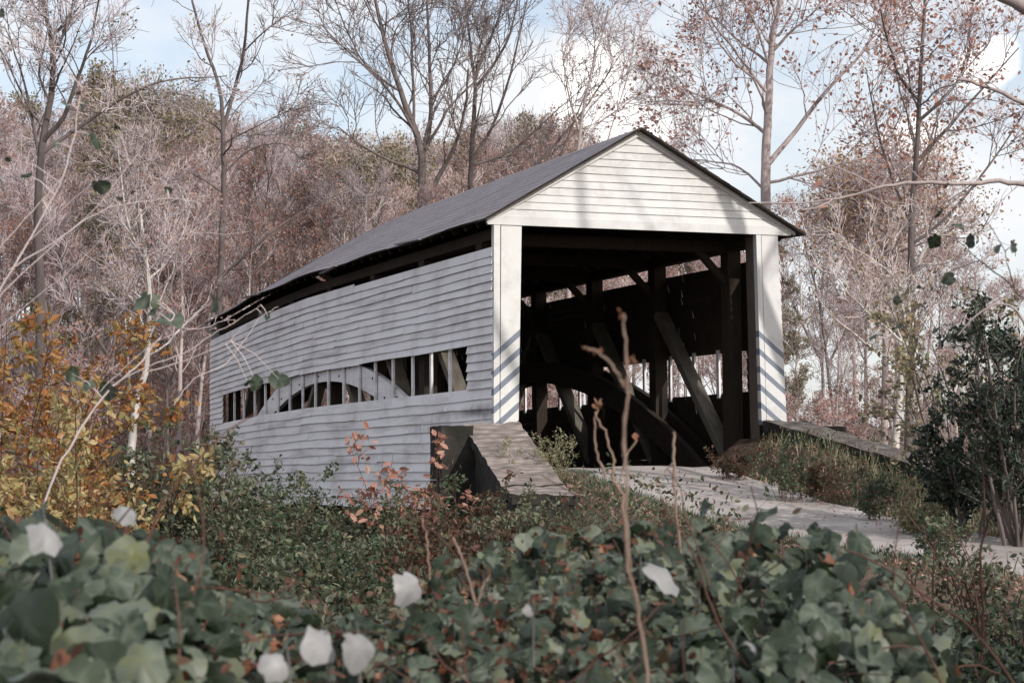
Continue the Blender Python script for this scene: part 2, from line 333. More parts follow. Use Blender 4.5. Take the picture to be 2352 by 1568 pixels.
# truss: posts, braces, arches, chords
posts = [1.28, 4.47, 7.6, 10.8, 14.0, 17.1, 20.2]
for side in (0, 1):
    fx = (lambda x: x) if side == 0 else (lambda x: W - x)
    def bx(mb, xa, xb, y0, y1, z0, z1): 
        a, b = sorted((fx(xa), fx(xb))); mb.box(a, b, y0, y1, z0, z1, rng.uniform(.2, .9))
    for y in posts:
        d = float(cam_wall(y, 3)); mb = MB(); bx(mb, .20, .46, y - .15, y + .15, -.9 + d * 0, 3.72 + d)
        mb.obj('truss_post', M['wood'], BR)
    for i, y in enumerate(posts[:-1]):
        a, b = (y, posts[i + 1]) if i < 3 else (posts[i + 1], y)
        sgn = 1 if b > a else -1
        mb = MB(); x = fx(.33); d = float(cam_wall((a + b) / 2, 1))
        mb.beam((x, a + sgn * .12, -.14 + d), (x, b - sgn * .16, 2.78 + d), .15, .27, up=(1, 0, 0), tint=.6)
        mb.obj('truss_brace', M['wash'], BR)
    for k, (xa, xb, mm) in enumerate(((.075, .185, 'wood' if side else 'siding'), (.475, .60, 'wood'))):
        mb = MB(); yy = np.linspace(2.0, 20.0, 46); zc = 1.92 - .0300 * (yy - 11.0) ** 2 + cam_wall(yy, 1.6)
        sl_ = -.06 * (yy - 11); th = .235 * np.sqrt(1 + sl_ ** 2)
        a, b = sorted((fx(xa), fx(xb)))
        P = np.stack([np.stack([np.full_like(yy, a), yy, zc - th], -1), np.stack([np.full_like(yy, b), yy, zc - th], -1), np.stack([np.full_like(yy, b), yy, zc + th], -1), np.stack([np.full_like(yy, a), yy, zc + th], -1)], 1)
        ii = np.arange(len(yy) * 4).reshape(-1, 4)
        for q in range(4): mb.add(P.reshape(-1, 3), np.stack([ii[:-1, q], ii[:-1, (q + 1) % 4], ii[1:, (q + 1) % 4], ii[1:, q]], -1), .7)
        mb.add(P[0], [(0, 1, 2, 3)]); mb.add(P[-1], [(3, 2, 1, 0)])
        # bolts through the arch
        for q, yb in enumerate(np.arange(3.2, 19, .8)):
            zb = 1.92 - .03 * (yb - 11) ** 2 + float(cam_wall(yb, 1.6)) + (.11 if q % 2 else -.11)
            if k == 0: mb.box(*(sorted((fx(xa - .014), fx(xa - .001)))), yb - .022, yb + .022, zb - .022, zb + .022, 0, 1)
        mb.obj('truss_arch', [M[mm], M['wood']], BR)
    mb = MB(); bx(mb, .14, .52, .3, LEN - .3, -.98, -.6); mb.obj('lower_chord', M['wood'], BR)
    mb = MB()
    yy = np.linspace(.12, LEN - .1, 12)
    for a, b in zip(yy[:-1], yy[1:]):
        mb.beam((fx(.33), a, 3.82 + float(cam_wall(a, 3.4))), (fx(.33), b, 3.82 + float(cam_wall(b, 3.4))), .26, .19, tint=.4)
    mb.obj('wall_plate', M['wood'], BR)
    for y in posts:       # knee braces down from the tie beams
        d = float(cam_wall(y, 3.4)); mb = MB(); mb.beam((fx(1.05), y, 3.78 + d), (fx(.40), y, 3.10 + d), .12, .12, up=(0, 1, 0)); mb.obj('knee_brace', M['wood'], BR)
for y in posts:
    d = float(cam_wall(y, 3.4)); mb = MB(); mb.box(.47, W - .47, y - .1, y + .1, 3.70 + d, 3.90 + d); mb.obj('tie_beam', M['wood'], BR)
mb = MB()
for i, x in enumerate(np.arange(.46, 5.04, .24)):
    mb.box(x + .004, x + .232, .05, LEN - .1, -.33, -.25, rng.uniform(0, 1))
mb.obj('deck', M['woodgrey'], BR)
mb = MB()
for y in np.arange(.9, LEN, .9): mb.box(.5, W - .5, y - .08, y + .08, -.6, -.332)
mb.obj('floor_beams', M['wood'], BR)
# roof: two slopes with shingle courses, sagging eave, ragged edge
def eave_dz(Yv): return np.interp(Yv, [-.3, 0, 6.6, 12, 16, 22], [0, 0, .06, .10, .02, -.32])
RX, RZ = 2.71, 5.69
def slope(x_eave, z_eave, seed, label=None):
    r = np.random.default_rng(seed); yy = np.linspace(-.20, LEN + .45, 110); mb = MB(); nc = 15
    rag = r.normal(0, 1, len(yy)); rag = np.convolve(rag, [.2, .6, .2], 'same')
    for k in range(nc):
        t0, t1 = k / nc, (k + 1.12) / nc if k < nc - 1 else 1.0
        # t=0 at the eave, 1 at the ridge
        def pt(t, up, jit):
            x = x_eave + (RX - x_eave) * t; z = z_eave + (RZ - z_eave) * t
            sag = eave_dz(yy) * (1 - t * .15) + .018 * np.sin(yy * 1.3) * (1 - t)
            return np.stack([np.full_like(yy, x) + jit * np.sign(x_eave - RX), yy, z + sag + up - .5 * jit], -1)
        j = (np.abs(rag) * .035 if k == 0 else np.abs(r.normal(0, .003, len(yy)))); j = np.where(yy < .3, .0, j)
        up0 = .009 + r.normal(0, .0012, len(yy)); A = pt(t0, up0, j); B = pt(t1, .002, 0); D = pt(t0, 0, j)
        n = len(yy); i = np.arange(n); v = np.concatenate([A, B, D]); tn = np.clip(r.normal(.45, .07, n), 0, 1)
        fs = np.stack([i[:-1], i[1:], i[1:] + n, i[:-1] + n], -1); f2 = np.stack([i[:-1] + 2 * n, i[1:] + 2 * n, i[1:], i[:-1]], -1)
        mb.add(v, np.concatenate([fs, f2]), np.concatenate([tn, tn, tn]), 0)
    # sheathing under the shingles
    A = pt(0, -.012, 0); B = pt(0, -.045, 0)
    for t0, t1 in ((0.004, 1.0),):
        a = pt(t0, -.004, 0); b = pt(t1, -.004, 0); c = pt(t1, -.035, 0); d = pt(t0, -.035, 0); n = len(yy); i = np.arange(n)
        v = np.concatenate([a, b, c, d])
        for p, q in ((0, 1), (1, 2), (2, 3), (3, 0)):
            mb.add(v, np.stack([i[:-1] + p * n, i[1:] + p * n, i[1:] + q * n, i[:-1] + q * n], -1), .4, 1)
        mb.add(v, [(0, n, 2 * n, 3 * n), (n - 1, 2 * n - 1, 3 * n - 1, 4 * n - 1)], .4, 1)
    o = mb.obj('roof_slope', [M['shingle'], M['wood']], BR)
    for y in np.arange(.5, LEN, .62):   # rafters, seen under the eaves
        pass
    mr = MB()
    for y in np.arange(.5, LEN, .62):
        dz = float(eave_dz(y)); mr.beam((x_eave + (RX - x_eave) * .04, y, z_eave + (RZ - z_eave) * .04 - .10 + dz), (RX, y, RZ - .10 + dz * .85), .07, .11, tint=r.uniform(0, 1))
    q = mr.obj('rafters', M['wood'], o)
    return o
slope(-.24, 3.98, 31); slope(5.93, 3.93, 32)
# loose boards hanging at the eave
for i, (y, L, tlt) in enumerate(((3.1, 1.4, .05), (8.6, 1.1, -.06), (15.2, 1.6, .05), (19.6, 1.3, -.1))):
    mb = MB(); d = float(eave_dz(y)); mb.beam((-.27, y, 3.955 + d), (-.29, y + L, 3.955 + d + tlt), .09, .014, up=(0, 0, 1), tint=.9); mb.obj('loose_eave_board', M['shingle'], BR)
# gable ends
def gable(Y0, sg, full):
    dz0 = 0 if full else -.42
    G = MB(); r = np.random.default_rng(7)
    zl = 3.93; lx = lambda z: -.10 + (z - 3.98) / ((RZ - 3.98) / (RX + .24)) ; rx = lambda z: 5.78 - (z - 3.93) / ((RZ - 3.93) / (5.93 - RX))
    z = 4.05; yf = Y0
    RZ_ = RZ
    e = .1345
    while z < 5.5:
        z1 = min(z + e, 5.56); a0, b0 = max(-.05, lx(z) + .02), rx(z) - .02; a1, b1 = lx(z1 + .012) + .02, rx(z1 + .012) - .02
        if b1 <= a1: a1 = b1 = RX
        p0, p1 = sg * .026, sg * .004; t = r.uniform(.3, 1); n = 7
        xs0 = np.linspace(a0, b0, n); xs1 = np.linspace(a1, b1, n); jj = r.normal(0, .002, n)
        v = []; 
        for x0_, x1_, j in zip(xs0, xs1, jj): v += [(x0_, yf + p0 + sg * j, z + j + dz0), (x1_, yf + p1, z1 + .012 + dz0), (x1_, yf + p1 - sg * .014, z1 + .012 + dz0), (x0_, yf + p0 - sg * .014 + sg * j, z + j + dz0)]
        ii = np.arange(n * 4).reshape(n, 4)
        for q in range(4):
            G.add(v, np.stack([ii[:-1, q], ii[:-1, (q + 1) % 4], ii[1:, (q + 1) % 4], ii[1:, q]], -1), t, 1 if q in (1, 2) else 0)
        z += e
    o = G.obj('gable_boards', [M['portal'], M['wood']], BR)
    m2 = MB(); yA, yB = sorted((yf - sg * .02, yf + sg * .035)); m2.box(-.12, 5.72, yA, yB, 3.905 + dz0, 4.055 + dz0, .8); m2.obj('portal_header', M['portal'], BR)
    for (xa, za, xb, zb) in () if not full else ((-.14, 3.985, RX - .005, RZ - .085), (5.80, 3.965, RX + .005, RZ - .085)):
        m3 = MB(); yA, yB = sorted((yf - sg * .01, yf + sg * (.06 if xa < 1 else .052)))
        m3.hexa([(xa, yA, za - .055), (xa, yB, za - .055), (xa, yB, za + .055), (xa, yA, za + .055), (xb, yA, zb - .06), (xb, yB, zb - .06), (xb, yB, zb + .06), (xb, yA, zb + .06)], .9)
        m3.obj('rake_board', M['portal'], BR)
    # soffit strip carrying the roof forward of the gable
gable(0, -1, True); gable(LEN, 1, False)
# portal posts: each a narrow corner board and a wide face board
def pbox(mb, xb0, xb1, xt0, xt1, y0, y1, z0, z1, t=.8):
    mb.hexa([(xb0, y0, z0), (xb1, y0, z0), (xb1, y1, z0), (xb0, y1, z0), (xt0, y0, z1), (xt1, y0, z1), (xt1, y1, z1), (xt0, y1, z1)], t)
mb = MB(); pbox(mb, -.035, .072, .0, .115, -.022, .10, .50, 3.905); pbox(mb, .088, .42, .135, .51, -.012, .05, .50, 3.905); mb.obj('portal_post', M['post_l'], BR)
mb = MB(); pbox(mb, .07, .13, .09, .15, -.002, .09, .50, 3.9); pbox(mb, .40, .44, .48, .52, .051, .35, .50, 3.9); mb.obj('post_jamb', M['wood'], BR)
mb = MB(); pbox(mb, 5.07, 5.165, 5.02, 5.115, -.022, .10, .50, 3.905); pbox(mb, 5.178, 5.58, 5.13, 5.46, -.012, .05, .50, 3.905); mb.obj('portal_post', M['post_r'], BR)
mb = MB(); pbox(mb, 5.14, 5.20, 5.10, 5.15, -.002, .09, .50, 3.9); pbox(mb, 5.06, 5.10, 5.01, 5.05, .101, .38, -.1, 3.9); mb.obj('post_jamb', M['woodgrey'], BR)
for x0, x1 in ((.0, .4), (5.1, 5.5)):
    mb = MB(); mb.box(x0, x1, LEN - .05, LEN + .03, -.3, 3.9); mb.obj('portal_post', M['portal'], BR)
# abutments and wing walls
AB = empty('near_abutment', (0, 0, -1.5), label='dark weathered concrete abutment with sloping wing walls under the near portal', cat='abutment')
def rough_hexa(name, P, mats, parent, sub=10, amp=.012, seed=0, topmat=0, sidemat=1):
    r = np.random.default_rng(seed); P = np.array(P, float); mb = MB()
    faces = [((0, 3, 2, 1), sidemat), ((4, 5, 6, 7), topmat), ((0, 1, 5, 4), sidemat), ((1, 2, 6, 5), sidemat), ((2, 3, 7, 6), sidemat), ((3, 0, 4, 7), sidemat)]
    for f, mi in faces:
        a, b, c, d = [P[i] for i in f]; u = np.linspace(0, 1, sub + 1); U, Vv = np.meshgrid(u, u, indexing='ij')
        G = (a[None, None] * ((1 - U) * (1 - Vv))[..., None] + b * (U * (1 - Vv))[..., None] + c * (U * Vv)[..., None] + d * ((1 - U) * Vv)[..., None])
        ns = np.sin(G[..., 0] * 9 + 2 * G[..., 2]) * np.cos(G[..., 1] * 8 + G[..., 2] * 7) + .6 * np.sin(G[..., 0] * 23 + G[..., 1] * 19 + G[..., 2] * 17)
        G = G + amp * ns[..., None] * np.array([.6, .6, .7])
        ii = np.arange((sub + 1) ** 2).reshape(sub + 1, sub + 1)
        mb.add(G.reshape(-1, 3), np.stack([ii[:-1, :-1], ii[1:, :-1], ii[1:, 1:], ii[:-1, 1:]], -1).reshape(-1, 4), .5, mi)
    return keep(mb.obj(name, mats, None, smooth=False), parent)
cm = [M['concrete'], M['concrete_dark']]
def slab(x0, x1, y0, y1, z0, z1): return [(x0, y0, z0), (x1, y0, z0), (x1, y1, z0), (x0, y1, z0), (x0, y0, z1), (x1, y0, z1), (x1, y1, z1), (x0, y1, z1)]
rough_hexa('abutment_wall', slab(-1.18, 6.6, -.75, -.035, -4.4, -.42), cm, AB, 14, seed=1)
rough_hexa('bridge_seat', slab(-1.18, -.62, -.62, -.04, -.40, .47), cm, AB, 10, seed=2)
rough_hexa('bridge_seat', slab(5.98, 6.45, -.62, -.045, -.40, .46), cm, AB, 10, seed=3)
# left wing: coping slab sloping down toward the viewer, dark stem below
def wing(name, top, drop_in, parent, seed, capth=.16, stem=1.6, cm_=None):
    a, b, c, d = [np.array(q, float) for q in top]      # near-left, near-right, far-right, far-left (z given)
    e = np.array([0, 0, capth])
    rough_hexa('coping', [a - e, b - e, c - e, d - e, a, b, c, d], [cm_ or M['concrete'], M['concrete_dark']], parent, 22, .018, seed)
    i = drop_in; f = np.array([0, 0, stem + capth])
    q = [a + (i, .02, 0), b + (-i, .02, 0), c + (-i, -.02, 0), d + (i, -.02, 0)]
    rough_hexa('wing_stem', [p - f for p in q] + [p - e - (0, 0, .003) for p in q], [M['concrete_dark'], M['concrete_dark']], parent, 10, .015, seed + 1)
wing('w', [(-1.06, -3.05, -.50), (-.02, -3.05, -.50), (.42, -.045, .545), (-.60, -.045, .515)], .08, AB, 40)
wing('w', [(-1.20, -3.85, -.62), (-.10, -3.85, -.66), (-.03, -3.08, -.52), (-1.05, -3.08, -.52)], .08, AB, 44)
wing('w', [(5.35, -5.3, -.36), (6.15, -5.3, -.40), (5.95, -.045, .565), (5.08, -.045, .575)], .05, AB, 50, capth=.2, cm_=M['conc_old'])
AB2 = empty('far_abutment', (2.7, 22, -2), label='concrete abutment beneath the far end of the covered bridge', cat='abutment')
rough_hexa('abutment_wall', slab(-.8, 6.3, LEN + .02, LEN + .8, -4.4, -.6), cm, AB2, 8, seed=5)

# ------------------------------------------------------------------ growing things
def tubes(mb, polys, sides, tintr, rr=None):
    """polys: list of (points Nx3, radii N); all joined in one vectorised pass"""
    if not polys: return
    P = np.concatenate([p for p, _ in polys]); Rd = np.concatenate([r for _, r in polys]); ln = np.array([len(p) for p, _ in polys])
    st = np.concatenate([[0], np.cumsum(ln)[:-1]]); T = np.zeros_like(P)
    nxt = np.minimum(np.arange(len(P)) + 1, np.repeat(st + ln - 1, ln)); prv = np.maximum(np.arange(len(P)) - 1, np.repeat(st, ln))
    T = P[nxt] - P[prv]; T /= np.linalg.norm(T, axis=1)[:, None] + 1e-9
    md = np.repeat(P[st + ln - 1] - P[st], ln, axis=0); md /= np.linalg.norm(md, axis=1)[:, None] + 1e-9
    ref = np.where(np.abs(md[:, 2:3]) < .8, np.array([[0, 0, 1.]]), np.array([[1., 0, 0]]))
    U = np.cross(T, ref); U /= np.linalg.norm(U, axis=1)[:, None] + 1e-9; Vv = np.cross(T, U)
    an = np.arange(sides) * 2 * pi / sides
    V = P[:, None] + (U[:, None] * np.cos(an)[None, :, None] + Vv[:, None] * np.sin(an)[None, :, None]) * Rd[:, None, None]
    seg = np.array([i for i in range(len(P)) if nxt[i] != i]) if len(P) < 10 else np.nonzero(nxt != np.arange(len(P)))[0]
    k = np.arange(sides); k2 = (k + 1) % sides
    F = np.stack([seg[:, None] * sides + k, seg[:, None] * sides + k2, (seg[:, None] + 1) * sides + k2, (seg[:, None] + 1) * sides + k], -1).reshape(-1, 4)
    tn = np.repeat(tintr.uniform(0, 1, len(polys)), ln * sides)
    mb.add(V.reshape(-1, 3), F, tn)
def walk(r, p, d, L, n, wob, up, grav=0):
    pts = [p]; st = L / n; d = list(d)
    for i in range(n):
        d = [d[0] + r.gauss(0, wob), d[1] + r.gauss(0, wob), d[2] + r.gauss(0, wob) + up]
        q = sqrt(d[0] ** 2 + d[1] ** 2 + d[2] ** 2); d = [a / q for a in d]
        p = (p[0] + d[0] * st, p[1] + d[1] * st, p[2] + d[2] * st); pts.append(p)
    return np.array(pts)
def perp(r, d, ang):
    # a direction at angle ang from d
    a = (r.gauss(0, 1), r.gauss(0, 1), r.gauss(0, 1)); dt = a[0] * d[0] + a[1] * d[1] + a[2] * d[2]
    a = [a[i] - dt * d[i] for i in range(3)]; q = sqrt(sum(x * x for x in a)) + 1e-9
    return [d[i] * cos(ang) + a[i] / q * sin(ang) for i in range(3)]
def children_of(r, pts, rad, n, t0, ang, Lf, rf, nseg, wob, up, rmin, endup=None):
    out = []; m = len(pts) - 1; seg = np.linalg.norm(pts[-1] - pts[0])
    for _ in range(n):
        t = t0 + (1 - t0) * r.random() ** .85; f = t * m; i = min(int(f), m - 1); fr = f - i
        p = pts[i] * (1 - fr) + pts[i + 1] * fr; d = pts[i + 1] - pts[i]; d = d / (np.linalg.norm(d) + 1e-9)
        rr = (rad[i] * (1 - fr) + rad[i + 1] * fr); L = Lf * (1.15 - .75 * t) * r.uniform(.6, 1.25)
        q = perp(r, d, ang * r.uniform(.7, 1.25)); ro = max(rmin, rr * rf * r.uniform(.7, 1))
        w = walk(r, tuple(p), q, L, nseg, wob, up); out.append((w, np.linspace(ro, max(rmin * .7, ro * .28), len(w))))
    return out
LEAFQ = np.array([(0, -.5, 0), (.32, 0, .05), (0, .5, 0), (-.32, 0, .05)])
def rotmats(r, n, flat=0.0):
    q = r.normal(size=(n, 4)); q /= np.linalg.norm(q, axis=1)[:, None]; a, b, c, d = q.T
    return np.stack([1 - 2 * (c * c + d * d), 2 * (b * c - a * d), 2 * (b * d + a * c), 2 * (b * c + a * d), 1 - 2 * (b * b + d * d), 2 * (c * d - a * b), 2 * (b * d - a * c), 2 * (c * d + a * b), 1 - 2 * (b * b + c * c)], -1).reshape(n, 3, 3)
def put_leaves(mb, P, size, r, tmpl=LEAFQ, faces=((0, 1, 2, 3),), tint=None, mat=0, R=None):
    n = len(P)
    if n == 0: return
    R = rotmats(r, n) if R is None else R; sz = size * r.uniform(.6, 1.35, n)
    V = np.einsum('nij,kj->nki', R, tmpl) * sz[:, None, None] + P[:, None]
    k = len(tmpl); f = np.array(faces); F = (np.arange(n)[:, None, None] * k + f[None]).reshape(-1, f.shape[1])
    t = r.uniform(0, 1, n) if tint is None else tint
    mb.add(V.reshape(-1, 3), F, np.repeat(t, k), mat)
def along(polys, n, r, jit=.05, t0=.3):
    ids = r.integers(0, len(polys), n); out = np.empty((n, 3))
    for k, i in enumerate(ids):
        p = polys[i][0]; f = (t0 + (1 - t0) * r.random()) * (len(p) - 1); j = min(int(f), len(p) - 2); out[k] = p[j] + (p[j + 1] - p[j]) * (f - j)
    return out + r.normal(0, jit, (n, 3))
def make_tree(seed, stems, n1=14, n2=7, n3=7, n4=0, a1=.9, L1=None, t1=.3, up=.10, leaf=None, nleaf=0, lsize=.08, bark='bark_grey', twig='twig', rmin=.008, root=(0, 0, 0), hero=False, name='tree', L2f=.45, L3f=.42, wob=.16, label=None, cat='tree', group=None, ljit=.08):
    """stems: list of (points, radii) already in world space (trunk first)"""
    r = random.Random(seed); nr = np.random.default_rng(seed)
    H = max(p[:, 2].max() for p, _ in stems) - stems[0][0][0, 2]; L1 = L1 or H * .33
    l1 = []; l2 = []; l3 = []; l4 = []
    for k, (p, rd) in enumerate(stems):
        share = 1 if k == 0 else .6
        l1 += children_of(r, p, rd, max(2, int(n1 * share)), t1 if k == 0 else .1, a1, L1 * share, .5, 7, wob, up, rmin * 1.6)
    for p, rd in l1: l2 += children_of(r, p, rd, n2, .2, .75, L1 * L2f, .55, 5, wob * 1.1, up * .9, rmin * 1.2)
    for p, rd in l2: l3 += children_of(r, p, rd, n3, .1, .7, L1 * L2f * L3f, .6, 3, wob * 1.2, up * .7, rmin)
    if n4:
        for p, rd in l3: l4 += children_of(r, p, rd, n4, .1, .7, L1 * L2f * L3f * .5, .6, 2, wob * 1.3, up * .5, rmin * .8)
    E = empty(name, root, label=label, cat=cat, group=group)
    mb = MB(); tubes(mb, stems, 9 if hero else 6, nr); tubes(mb, l1, 6 if hero else 4, nr); o = mb.obj('trunk', M[bark], None, smooth=True); keep(o, E)
    mb = MB(); tubes(mb, l2, 4 if hero else 3, nr); tubes(mb, l3, 3, nr)
    if l4: tubes(mb, l4, 3, nr)
    if nleaf:
        m1 = MB(); src = l4 + l3 if l4 else l3
        put_leaves(mb, along(src, nleaf, nr, ljit), lsize, nr, mat=1)
    o = mb.obj('crown', [M[twig], M[leaf or 'lf_brown']], None); keep(o, E)
    return E
def stem_up(r, base, H, rad, lean=(0, 0), wob=.03, n=12):
    p = walk(r, tuple(base), (lean[0], lean[1], 1), H, n, wob, .03); q = np.linspace(1, .12, n + 1) ** 1.1; q[0] *= 1.35
    return (p, rad * q)
def copy_thing(E, loc, rz, sc, label=None, group=None):
    c = E.copy(); C.objects.link(c); c.location = tuple(float(a) for a in loc); c.rotation_euler = (0, 0, rz); c.scale = (sc, sc, sc)
    if label: c['label'] = label
    if group: c['group'] = group
    for ch in E.children:
        d = ch.copy(); C.objects.link(d); d.parent = c
    return c
def px_s(p):        # picture x,y and depth of a world point
    d = np.asarray(p, float) - CAM; s = d @ FWD; return 1176 + FPX * (d @ RGT) / s, 784 - FPX * (d @ UPV) / s, s

# ---- the woods behind: a handful of tree forms, copied
protos = []
specs = [  # H, rad, n1,n2,n3, leaf, nleaf, lsize, bark, twig, kind
    (15, .13, 18, 8, 8, 'lf_brown', 1500, .11, 'bark_grey', 'twig', 'leafless grey'),
    (17, .16, 20, 8, 8, 'lf_red', 2600, .12, 'bark_grey', 'twig', 'russet leaved'),
    (14, .11, 18, 8, 8, 'lf_brown', 900, .11, 'bark_pale', 'twig', 'pale barked bare'),
    (16, .14, 22, 8, 7, 'lf_red', 3800, .12, 'bark_dark', 'twig_dark', 'rusty leaved dark'),
    (13, .12, 20, 8, 8, 'lf_olive', 7000, .13, 'bark_grey', 'twig', 'olive leaved'),
    (18, .15, 18, 9, 8, 'lf_brown', 600, .10, 'bark_dark', 'twig', 'tall bare dark trunked'),
    (12, .09, 20, 8, 7, 'lf_brown', 2600, .11, 'bark_grey', 'twig_pale', 'slender brown leaved'),
    (14, .10, 12, 5, 5, 'lf_brown', 500, .11, 'bark_dark', 'twig_dark', 'straight dark stemmed'),
    (13, .09, 12, 5, 5, 'lf_red', 900, .11, 'bark_pale', 'twig', 'straight pale stemmed'),
]
for i, (H, rad, n1, n2, n3, lf, nl, ls, bk, tw, kd) in enumerate(specs):
    r = random.Random(100 + i); st = [stem_up(r, (0, 0, -.3), H, rad, (r.gauss(0, .04), r.gauss(0, .04)), .035)]
    if i in (0, 3, 5):
        q = st[0][0][5]; st.append((walk(r, tuple(q), (r.gauss(0, .35), r.gauss(0, .35), 1), H * .5, 8, .04, .03), np.linspace(rad * .55, rad * .1, 9)))
    E = make_tree(200 + i, st, n1, n2, n3, leaf=lf, nleaf=nl, lsize=ls, bark=bk, twig=tw, t1=.36, L1=H * .25, a1=.8, up=.12, name='woodland_tree', rmin=.011)
    protos.append((E, kd))
# understorey saplings
for i, (H, lf, nl, kd) in enumerate(((6, 'lf_red', 2200, 'russet'), (5, 'lf_brown', 2400, 'brown'), (7, 'lf_olive', 1600, 'olive'))):
    r = random.Random(300 + i); st = []
    for k in range(5): st.append(stem_up(r, (r.gauss(0, .25), r.gauss(0, .25), -.2), H * r.uniform(.6, 1), .035, (r.gauss(0, .25), r.gauss(0, .25)), .06, 9))
    E = make_tree(310 + i, st, 16, 5, 5, leaf=lf, nleaf=nl, lsize=.10, bark='bark_grey', twig='twig_pale' if i == 1 else 'twig', t1=.1, L1=H * .3, a1=.75, up=.1, name='sapling_thicket', rmin=.008, cat='sapling')
    protos.append((E, kd))
rr = random.Random(77); used = set(); placed = []
def zone(x): return 'left of the bridge' if x < 500 else ('behind the bridge roof' if x < 1460 else 'right of the portal')
jobs = []
for k in range(1400):
    s = rr.uniform(58, 118) if rr.random() < .75 else rr.uniform(118, 150); hx = rr.uniform(-150, 2500)
    l = (hx - 1176) / FPX * s
    x, y = sl(s, l); 
    if y < 26: continue
    if any((x - a) ** 2 + (y - b) ** 2 < (3.6 if hx < 1500 else 7.0) for a, b in placed): continue
    if hx > 1700 and s > 100: continue
    placed.append((x, y)); jobs.append((hx, s, x, y))
jobs = jobs[:285]
TX = [-150, 150, 200, 350, 430, 600, 700, 850, 950, 1100, 1250, 1400, 1500, 1700, 1850, 1950, 2150, 2250, 2500]
TY = [260, 250, 205, 205, 290, 250, 310, 330, 310, 270, 250, 290, 400, 470, 450, 360, 370, 540, 600]
for hx, s, x, y in jobs:
    i = rr.choices(range(9), (3.5, 5, 3, 4, 3.2 if hx < 1450 else 1.2, 4, 3.5, 6, 5))[0]
    E, kd = protos[i]; z = float(ground(x, y)); yt = np.interp(hx, TX, TY) + abs(rr.gauss(0, 70)) + (0 if s > 80 else rr.uniform(20, 220))
    sc = float(np.clip((at(hx, yt, s)[2] - z) / specs[i][0], .42, 1.15)); lab = kd + ' woodland tree in the dense autumn woods ' + zone(hx); grp = kd + ' trees in the woods ' + zone(hx)
    if i in used: copy_thing(E, (x, y, z), rr.uniform(0, 6.28), sc, lab, grp)
    else:
        E.location = (float(x), float(y), z); E.scale = (sc,) * 3; tag(E, lab, 'tree', grp); used.add(i)
for k in range(78):
    s = rr.uniform(52, 95); hx = rr.uniform(-120, 2450); l = (hx - 1176) / FPX * s; x, y = sl(s, l)
    if y < 23.5: continue
    i = 9 + rr.choices(range(3), (4, 4, 2))[0]; E, kd = protos[i]; z = float(ground(x, y)); sc = rr.uniform(.7, 1.15)
    lab = kd + ' many stemmed sapling thicket low in the woods ' + zone(hx); grp = kd + ' sapling thickets ' + zone(hx)
    if i in used: copy_thing(E, (x, y, z), rr.uniform(0, 6.28), sc, lab, grp)
    else: E.location = (float(x), float(y), z); E.scale = (sc,) * 3; tag(E, lab, 'sapling', grp); used.add(i)
for i, (E, kd) in enumerate(protos):
    if i not in used: raise RuntimeError('unused proto %d' % i)

# ---- trees one can tell apart, their limbs traced and given real depth
def poly(pts, s, ra, rb, dj=0.0, seed=0, sub=3):
    r = np.random.default_rng(seed); P = []
    acc = 0
    for k, (x, y) in enumerate(pts):
        acc += r.normal(0, dj) if k else 0
        P.append(at(x, y, s + acc))
    P = np.array(P); t = np.linspace(0, len(P) - 1, (len(P) - 1) * sub + 1); Q = np.stack([np.interp(t, np.arange(len(P)), P[:, c]) for c in range(3)], -1)
    # light smoothing
    for _ in range(2): Q[1:-1] = .25 * Q[:-2] + .5 * Q[1:-1] + .25 * Q[2:]
    Q[1:-1] += r.normal(0, .008, (len(Q) - 2, 3)) * min(1.0, s / 30)
    return (Q, np.linspace(ra, rb, len(Q)))
def rooted(pts, s):     # carry the trunk down into the ground
    p = at(pts[0][0], pts[0][1], s); g = float(ground(p[0], p[1]))
    return g
def hero(name, s, trunk, limbs, ra, rb, label, seed, dj=.5, **k):
    ra *= .72; rb *= .6; limbs = [(p, a * .68, b * .6) for p, a, b in limbs]; k['n1'] = int(k['n1'] * .7); k['n2'] = max(4, k['n2'] - 1)
    t = poly(trunk, s, ra, rb, .0, seed); base = t[0][0].copy(); g = float(ground(base[0], base[1])) - .2
    if base[2] > g + .1:
        P = np.concatenate([[[base[0], base[1], g]], t[0]]); R_ = np.concatenate([[ra * 1.3], t[1]]); t = (P, R_)
    st = [t] + [poly(p, s, a, b, dj, seed + 7 + i) for i, (p, a, b) in enumerate(limbs)]
    root = t[0][0].copy(); root[2] = g
    return make_tree(seed, st, root=root, hero=True, label=label, name=name, **k)
S3 = 62
hero('bare_tree', S3, [(975, 1060), (972, 800), (968, 500), (970, 420), (968, 330), (945, 280), (920, 210), (890, 120), (860, 0), (845, -80)],
     [([(972, 345), (985, 310), (990, 230), (985, 120), (980, -60)], .13, .05), ([(972, 470), (990, 440), (1010, 400), (1045, 340), (1070, 260), (1075, 160)], .15, .05),
      ([(968, 400), (930, 380), (880, 365), (810, 320), (775, 290)], .09, .025), ([(966, 330), (925, 250), (880, 190), (810, 130), (740, 60)], .08, .025),
      ([(950, 290), (948, 150), (945, 60), (930, -60)], .07, .03), ([(985, 240), (1030, 180), (1060, 110), (1090, -20)], .06, .02), ([(920, 210), (840, 160), (790, 60), (760, -30)], .06, .02)],
     .24, .06, 'dark forked leafless tree rising behind the middle of the bridge roof', 501, n1=16, n2=7, n3=6, n4=0, t1=.4, L1=4.2, leaf='lf_brown', nleaf=500, lsize=.08, bark='bark_dark', twig='twig_dark', a1=.7, rmin=.009)
